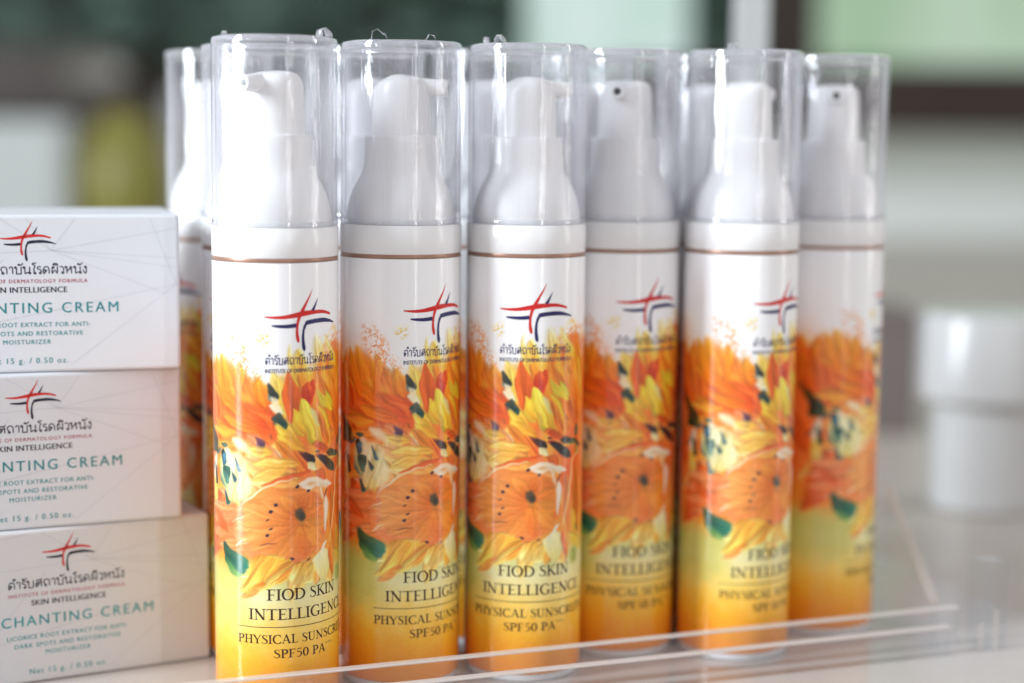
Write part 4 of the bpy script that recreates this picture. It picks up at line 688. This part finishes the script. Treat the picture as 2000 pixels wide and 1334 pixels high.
# ------------------------------------------------------------------ bottle
def make_bottle():
    t = thing('sunscreen_bottle', '', 'bottle')
    me = sleeve_mesh(); body = link(bpy.data.objects.new('body', me), t)
    lay = lambda x, y, l: (math.cos(-math.pi / 2 + x / RB) * (RB + 0.03 + l) / 1000, math.sin(-math.pi / 2 + x / RB) * (RB + 0.03 + l) / 1000, y / 1000)
    pr = Print()
    serif(pr, 'FIOD SKIN', 0, -7.0, 14.6, 30.4, 3.0)
    serif(pr, 'INTELLIGENCE', 0, -11.95, 20.0, 25.15, 2.95)
    pr.ribbon([(-15.4, 23.15, 0.17), (4, 23.15, 0.2), (22.6, 23.15, 0.17)], 0, 24)
    serif(pr, 'PHYSICAL SUNSCREEN', 0, -15.25, 22.6, 18.75, 2.35)
    serif(pr, 'SPF50 PA+++', 0, -5.3, 12.9, 14.85, 2.3)
    pr.make('product_lettering', [M['ink_brown']], body, lay, 1.0); pr = Print()
    thai(pr, 0, 3.6, 92.75, 1.75, 21.3)
    pr.text('INSTITUTE OF DERMATOLOGY FORMULA', 0, 3.6, 90.55, 1.05, 21.3, 0.03)
    pr.make('institute_lettering', [M['ink_navy']], body, lay, 1.0)
    pe = Print(); emblem(pe, 0, 1); pe.make('emblem', [M['ink_red'], M['ink_navy']], body, lay, 1.0)
    m = 0.001
    lathe('base_rim', [(0, 0.0), (15.2 * m, 0.0), (15.9 * m, 0.3 * m), (16.1 * m, 0.9 * m), (16.1 * m, 2.3 * m), (0, 2.3 * m)], M['white_plastic'], t)
    lathe('ring_band', [(16.3 * m, 118.6 * m), (16.55 * m, 118.95 * m), (16.55 * m, 120.1 * m), (16.3 * m, 120.4 * m)], M['ring'], t)
    lathe('collar', [(16.2 * m, 120.0 * m), (16.6 * m, 120.1 * m), (16.7 * m, 120.25 * m), (16.7 * m, 127.6 * m), (16.5 * m, 127.85 * m), (14.5 * m, 127.9 * m), (0, 127.9 * m)], M['collar_plastic'], t)
    pump = lathe('pump', [(r * m, z * m) for r, z in ((0, 127.95), (14.9, 127.95), (15.05, 128.3), (15.05, 129.2), (14.95, 130.6), (14.75, 132.0), (14.4, 133.4), (13.95, 135.0), (13.35, 136.7), (12.6, 138.3), (11.8, 139.7), (11.05, 141.0), (10.55, 142.4), (10.25, 144.2), (10.1, 146.2), (10.0, 149), (9.95, 151.2), (9.75, 151.6), (9.45, 151.75), (8.5, 151.75), (0, 151.75))], M['white_plastic'], t)
    head = lathe('actuator', [(0, 150.5 * m), (8.15 * m, 150.5 * m), (8.1 * m, 153 * m), (7.85 * m, 160 * m), (7.7 * m, 163 * m), (7.6 * m, 164.8 * m), (7.35 * m, 166.2 * m), (6.8 * m, 167.2 * m), (5.9 * m, 167.8 * m), (4 * m, 168.2 * m), (0, 168.4 * m)], M['white_plastic'], pump, 64)
    for v in head.data.vertices:
        if v.co.z > 0.162:
            k = (v.co.z - 0.162) / 0.0064
            v.co.z -= 0.0030 * k * max(0, (-v.co.x - 0.001) / 0.007) ** 1.5 + 0.0007 * k * max(0, v.co.x / 0.007)
    # nozzle along +x
    V = []; F = []; S = 28
    ringsN = [(0.0055, 0.00265, 0), (0.0085, 0.0024, 0), (0.0126, 0.0021, 0), (0.0129, 0.0019, 0), (0.0129, 0.00105, 0), (0.0112, 0.00095, 1)]
    for x, r, _ in ringsN: V += [(x, r * math.cos(2 * math.pi * k / S), 0.1648 + r * math.sin(2 * math.pi * k / S)) for k in range(S)]
    MI = []
    for i in range(len(ringsN) - 1):
        for k in range(S): F.append((i * S + k, i * S + (k + 1) % S, (i + 1) * S + (k + 1) % S, (i + 1) * S + k)); MI.append(1 if i == 4 else 0)
    F.append(tuple((len(ringsN) - 1) * S + k for k in range(S))); MI.append(1)
    mesh_obj('nozzle', V, F, [M['white_plastic'], M['hole']], pump, True, MI)
    # clear over-cap: outer wall, inner wall, rounded crown, thick foot
    cap = lathe('cap', [(16.45 * m, 129.3 * m), (16.45 * m, 174.6 * m), (16.3 * m, 175.9 * m), (15.9 * m, 176.6 * m), (15.2 * m, 176.9 * m), (0, 176.9 * m)], M['cap'], t, 128)
    inn = lathe('inner_wall', [(15.45 * m, 129.3 * m), (15.45 * m, 173.2 * m), (15.1 * m, 174.2 * m), (14.4 * m, 174.6 * m), (0, 174.6 * m)], M['cap'], cap, 128)
    lathe('foot_bead', [(16.45 * m, 129.35 * m), (16.62 * m, 129.1 * m), (16.62 * m, 128.2 * m), (16.45 * m, 128.0 * m), (15.5 * m, 128.0 * m), (15.45 * m, 129.3 * m)], M['cap_edge'], cap, 128)
    lathe('crown_bead', [(16.2 * m, 174.7 * m), (16.58 * m, 175.0 * m), (16.6 * m, 175.8 * m), (16.35 * m, 176.6 * m), (15.7 * m, 177.0 * m), (14.9 * m, 177.05 * m)], M['cap_edge'], cap, 128)
    return t, pump, cap
def copy_thing(o, parent=None):
    c = o.copy(); SC.collection.objects.link(c); c.parent = parent
    for ch in [x for x in bpy.data.objects if x.parent == o]: copy_thing(ch, c)
    return c
def film_tab(cap, seed, az, scale):
    """a curl of torn shrink film standing on the crown"""
    r = random.Random(seed); V = []; F = []; n = 9
    for i in range(n):
        t = i / (n - 1); a = t * 3.3 + r.uniform(-.25, .25)
        x = math.cos(a) * 0.0022 * scale * (1.1 - .3 * t); z = 0.1769 + math.sin(a) * 0.0026 * scale + r.uniform(0, .0004)
        for s in (-1, 1): V.append((x + r.uniform(-.0003, .0003), s * (0.0012 + r.uniform(0, .0006)) * scale, z + r.uniform(-.0002, .0003)))
    for i in range(n - 1): F.append((2 * i, 2 * i + 1, 2 * i + 3, 2 * i + 2))
    o = mesh_obj('film_tab', V, F, M['film'], cap, True)
    so = o.modifiers.new('thickness', 'SOLIDIFY'); so.thickness = 0.00008
    o.location = (math.cos(az) * 0.0135, math.sin(az) * 0.0135, 0); o.rotation_euler = (0, 0, az + r.uniform(-.6, .6) + 1.57)
GROUP = 'sunscreen bottles standing in the acrylic tray'
A3 = -1.5783 + math.pi / 2
# x, y, turn of the print, direction of the nozzle (world), film tabs, label
SPOTS = [
 (-0.0631, 0.4617, 0.398, -121, [(-2.7, 0.35), (-0.2, 0.85)], 'nearest and leftmost front sunscreen bottle beside the cream boxes, nozzle pointing forward to the left'),
 (-0.0310, 0.4811, 0.543, -4, [(-2.0, 1.0), (-0.9, 0.6)], 'front sunscreen bottle second from the left, nozzle pointing straight right'),
 (0.0037, 0.4892, 0.0, 22, [(-2.2, 0.7), (-2.6, 0.5)], 'third front sunscreen bottle from the left, its emblem and print facing the camera'),
 (0.0324, 0.5133, 0.276, -104, [], 'shaded sunscreen bottle fourth from the left, dark nozzle hole facing the camera'),
 (0.0671, 0.5111, 0.548, 48, [(-2.0, 0.6)], 'bright sunscreen bottle fifth from the left, nozzle turned away to the rear right'),
 (0.0978, 0.5380, 1.239, -97, [(-1.6, 0.6)], 'rightmost sunscreen bottle beside the sloping acrylic panel, turned so its front print is hidden'),
 (-0.0735, 0.5050, -0.419, 150, [], 'sunscreen bottle close behind the leftmost front bottle, only its left edge showing'),
 (-0.0916, 0.5452, -1.057, 100, [], 'blurred sunscreen bottle farthest back on the left, above the cream boxes'),
]
def back(al, n): p = B1 + dv * al + nv_ * n; return float(p[0]), float(p[1])
SPOTS += [
 (*back(0.0375, 0.0420), 0.5, 40, [], 'back row sunscreen bottle hidden behind the second front bottle'),
 (*back(0.0735, 0.0385), 0.3, 70, [], 'back row sunscreen bottle in the gap behind the third front bottle'),
 (*back(0.1095, 0.0520), 0.7, 120, [], 'back row sunscreen bottle hidden behind the shaded fourth front bottle'),
 (*back(0.1455, 0.0370), 0.2, 60, [], 'back row sunscreen bottle glimpsed between the fourth and fifth front bottles'),
]
proto, ppump, pcap = make_bottle()
for i, (x, y, rt, nz, tabs, lab) in enumerate(SPOTS):
    if i == 0: o = proto; todo = tabs
    else: o = copy_thing(proto)
    o.location = (x, y, 0); o.rotation_euler = (0, 0, rt + A3); tag(o, lab, 'bottle', GROUP)
    for ch in o.children:
        if ch.name.split('.')[0] == 'pump': ch.rotation_euler = (0, 0, R_(nz) - rt - A3)
        elif ch.name.split('.')[0] == 'cap': ch.rotation_euler = (0, 0, i * 1.7)
for i, (x, y, rt, nz, tabs, lab) in enumerate(SPOTS):
    o = [q for q in bpy.data.objects if q.get('label') == lab][0]
    cap = [c for c in o.children if c.name.split('.')[0] == 'cap'][0]
    for k, (az, s) in enumerate(tabs): film_tab(cap, i * 5 + k, az - rt - A3 - i * 1.7, s)

# ------------------------------------------------------------------ cartons
BW, BH, BD = 84.0, 43.2, 45.0                                       # mm
def make_carton():
    o = box('cream_carton', -BW / 2000, BW / 2000, 0, BD / 1000, 0.0001, (BH - 0.15) / 1000, M['carton'], None, 0.0009, 3, True)
    for p in o.data.polygons: p.use_smooth = False
    lay = lambda x, y, l: (x / 1000, -0.00003 - l / 1e6, y / 1000)
    pl = Print(); top = BH
    def thin(*pts): pl.ribbon([(x, y, 0.09) for x, y in pts], 0, 2)
    hub = (7.5, top - 9.8); h2 = (41, top - 19.5)
    for e in ((41, top - 4), (41, top - 12.2), (41, top - 14.8), (38, top - 22), (14, top - 1), (-6, top - 1), (1, top - 1), (-41, top - 12)): thin(hub, e)
    for e in ((12, top - 41.5), (34, top - 1), (-41, top - 36)): thin(h2, e)
    thin((-41, top - 5), (-10, top - 1)); thin((-30, top - 42), (-12, top - 20), (-5, top - 12))
    pl.make('printed_lines', [M['ink_grey']], o, lay)
    pe = Print(); emblem(pe, 0, 1, -2.9 * 0.69 + 0.8, top - 7.6 - 103.4 * 0.69, 0.69); pe.make('emblem', [M['ink_red'], M['ink_dark']], o, lay)
    pr = Print()
    thai(pr, 0, 0.8, top - 16.1, 1.95, 32.6)
    pr.text('INSTITUTE OF DERMATOLOGY FORMULA', 1, 0.8, top - 18.6, 1.0, 32.4, 0.03)
    pr.text('SKIN INTELLIGENCE', 0, 1.2, top - 21.2, 1.5, 20.8, 0.06)
    pr.text('ENCHANTING CREAM', 2, 0.75, top - 26.8, 2.8, 48.8, 0.04)
    pr.text('LICORICE ROOT EXTRACT FOR ANTI-', 2, 0.75, top - 30.6, 1.2, 33.6, 0.025)
    pr.text('DARK SPOTS AND RESTORATIVE', 2, 0.75, top - 33.0, 1.2, 29.6, 0.025)
    pr.text('MOISTURIZER', 2, 0.75, top - 35.3, 1.2, 12.6, 0.025)
    pr.text('Net 15 g. / 0.50 oz.', 2, 0.75, top - 40.6, 1.5, 21.6, 0.025)
    pr.make('lettering', [M['ink_dark'], M['ink_rose'], M['ink_teal']], o, lay)
    # tuck flap seam along the upper edge
    fl = box('tuck_flap', -BW / 2000 + 0.0012, BW / 2000 - 0.0012, 0.0010, BD / 1000 - 0.001, (BH - 0.15) / 1000, (BH - 0.02) / 1000, M['carton'], o)
    return o
CB = [((-0.0870, 0.4929), 29.0, 0.0, 'lowest white cream carton of the stack, jutting out to the right'),
      ((-0.0934, 0.4864), 24.0, 0.0432, 'middle white cream carton of the stack of three'),
      ((-0.0925, 0.4825), 16.5, 0.0864, 'topmost white cream carton of the stack of three')]
ca = make_carton()
for i, ((x, y), yw, z, lab) in enumerate(CB):
    o = ca if i == 0 else copy_thing(ca)
    a = R_(yw); o.rotation_euler = (0, 0, a)
    o.location = (x - math.cos(a) * BW / 2000, y - math.sin(a) * BW / 2000, z)
    tag(o, lab, 'carton', 'stacked cream cartons')

# ------------------------------------------------------------------ things behind
jar = thing('white_jar', 'blurred white jar with a wider white lid standing behind the tray on the right', 'jar', (0.2045, 0.745, -0.006))
m = 0.001
lathe('jar_body', [(0, 0.2 * m), (22 * m, 0.2 * m), (23.5 * m, 1.5 * m), (23.5 * m, 46 * m), (22 * m, 47.5 * m), (0, 47.5 * m)], M['jar'], jar)
lathe('lid', [(0, 47.6 * m), (28.5 * m, 47.6 * m), (30 * m, 49 * m), (30 * m, 83 * m), (28.5 * m, 85 * m), (0, 85.3 * m)], M['jar'], jar)
gb = thing('grey_carton', 'plain dark grey carton standing behind the jar', 'carton', (0.185, 0.93, -0.006))
box('carton_body', -0.045, 0.034, 0, 0.06, 0, 0.058, M['grey_card'], gb, 0.001)
box('carton_lid', -0.0455, 0.0345, -0.0005, 0.0605, 0.0582, 0.066, M['grey_card'], gb, 0.001)
po = thing('display_post', 'slim pale grey upright post rising behind the fifth bottle', 'post', (0.0935, 0.70, -0.006))
box('upright', -0.0068, 0.0068, -0.004, 0.004, 0.004, 0.30, M['post'], po, 0.0006)
box('foot_plate', -0.02, 0.02, -0.012, 0.012, 0, 0.004, M['post'], po, 0.0006)
cb_ = thing('wooden_cabinet', 'dark brown wooden cabinet with a pale plate leaning on it, far left', 'cabinet', (-0.62, 2.3, -0.006))
box('cabinet_top', -0.50, 0.10, 0, 0.35, 0.178, 0.27, M['cabinet'], cb_, 0.004)
box('cabinet_back', -0.50, 0.10, 0.30, 0.34, 0, 0.177, M['cabinet'], cb_)
pl = lathe('pale_plate', [(0, 0), (0.03, 0.0), (0.042, 0.004), (0.041, 0.006), (0.03, 0.003), (0, 0.003)], M['plate'])
pl.location = (-0.545, 2.285, 0.228); pl.rotation_euler = (R_(80), 0, 0); pl.scale = (1, 0.45, 1); tag(pl, 'small pale oval plate on the front of the dark cabinet', 'plate')
dr = thing('drawer_unit', 'pale grey drawer unit under the dark cabinet on the far left', 'drawer unit', (-0.665, 2.2, -0.006))
box('drawer_body', -0.16, 0.105, 0, 0.09, 0, 0.172, M['light_card'], dr, 0.003)
box('drawer_front', -0.15, 0.095, -0.006, -0.0005, 0.012, 0.16, M['light_card'], dr, 0.002)
va = thing('yellow_vase', 'rounded olive yellow vase behind the bottles on the left', 'vase', (-0.50, 2.25, -0.006))
lathe('vase_body', [(0, 0), (0.042, 0.0), (0.056, 0.03), (0.064, 0.07), (0.065, 0.095), (0.060, 0.125), (0.048, 0.152), (0.033, 0.172), (0.024, 0.180), (0.021, 0.182), (0, 0.17)], M['yellow'], va)
lathe('vase_rim', [(0.020, 0.1821), (0.025, 0.1821), (0.026, 0.186), (0.021, 0.187)], M['yellow'], va)
# window frames with daylight and planting beyond
wf = thing('window_frame', 'dark brown timber window frame across the back wall', 'window', (0, 2.6, 0))
box('sill_rail', 0.15, 1.6, 0, 0.06, 0.160, 0.262, M['timber'], wf, 0.003)
box('mullion', 0.372, 0.448, 0.005, 0.055, 0.263, 0.9, M['timber'], wf, 0.003)
box('side_rail', -1.6, 0.149, 0.005, 0.055, 0.21, 0.236, M['timber'], wf, 0.003)
g1 = box('pane', 0.45, 1.6, 0.062, 0.066, 0.263, 0.9, M['greenlight'], wf); g1['label'] = 'pale green daylight pane'
g2 = box('pane', 0.015, 0.262, 0.062, 0.066, 0.240, 0.9, M['mint'], wf); g2['label'] = 'pale mint daylight pane'
def bush(name, label, x, y, z, w, h, d, seed, n=150):
    r = random.Random(seed); bm = bmesh.new()
    for k in range(n):
        p = Vector((r.gauss(0, .33) * w, r.uniform(-.5, .5) * d, r.uniform(0, 1) * h))
        s = r.uniform(.03, .075)
        q = Matrix.Translation(p) @ Matrix.Rotation(r.uniform(0, 6.3), 4, 'Z') @ Matrix.Rotation(r.uniform(-1.2, 1.2), 4, 'X')
        pts = [(-s, 0, 0), (-s * .3, 0, s * .4), (s, 0, 0), (-s * .3, 0, -s * .4)]
        vs = [bm.verts.new(q @ Vector(c)) for c in pts]; bm.faces.new(vs)
    o = thing(name, label, 'bush', (x, y, z), 0, 'garden bushes beyond the window')
    me = bpy.data.meshes.new('foliage'); bm.to_mesh(me); bm.free(); me.materials.append(M['leaf']); link(bpy.data.objects.new('foliage', me), o)
    lathe('stem', [(0.02, -0.3), (0.015, h * 0.7), (0, h * 0.7)], M['timber'], o, 10)
    return o
bush('garden_bush', 'grey green bush filling the view beyond the window at the far left', -0.85, 3.3, 0.2, 0.6, 0.6, 0.25, 1, 300)
bush('garden_bush', 'grey green bush beyond the window above the leftmost bottles', -0.25, 3.35, 0.2, 0.55, 0.6, 0.25, 2, 300)
bush('garden_bush', 'grey green bush beyond the window right of the mint pane', 0.42, 3.3, 0.2, 0.3, 0.6, 0.2, 3, 200)
structure(box('garden_ground', -3, 3, 2.96, 6, -0.1, -0.06, M['leaf']))
hd = box('garden_hedge', -2.2, 2.2, 3.6, 4.0, -0.05, 1.3, M['leaf']); tag(hd, 'dark grey green clipped hedge behind the garden bushes', 'hedge')
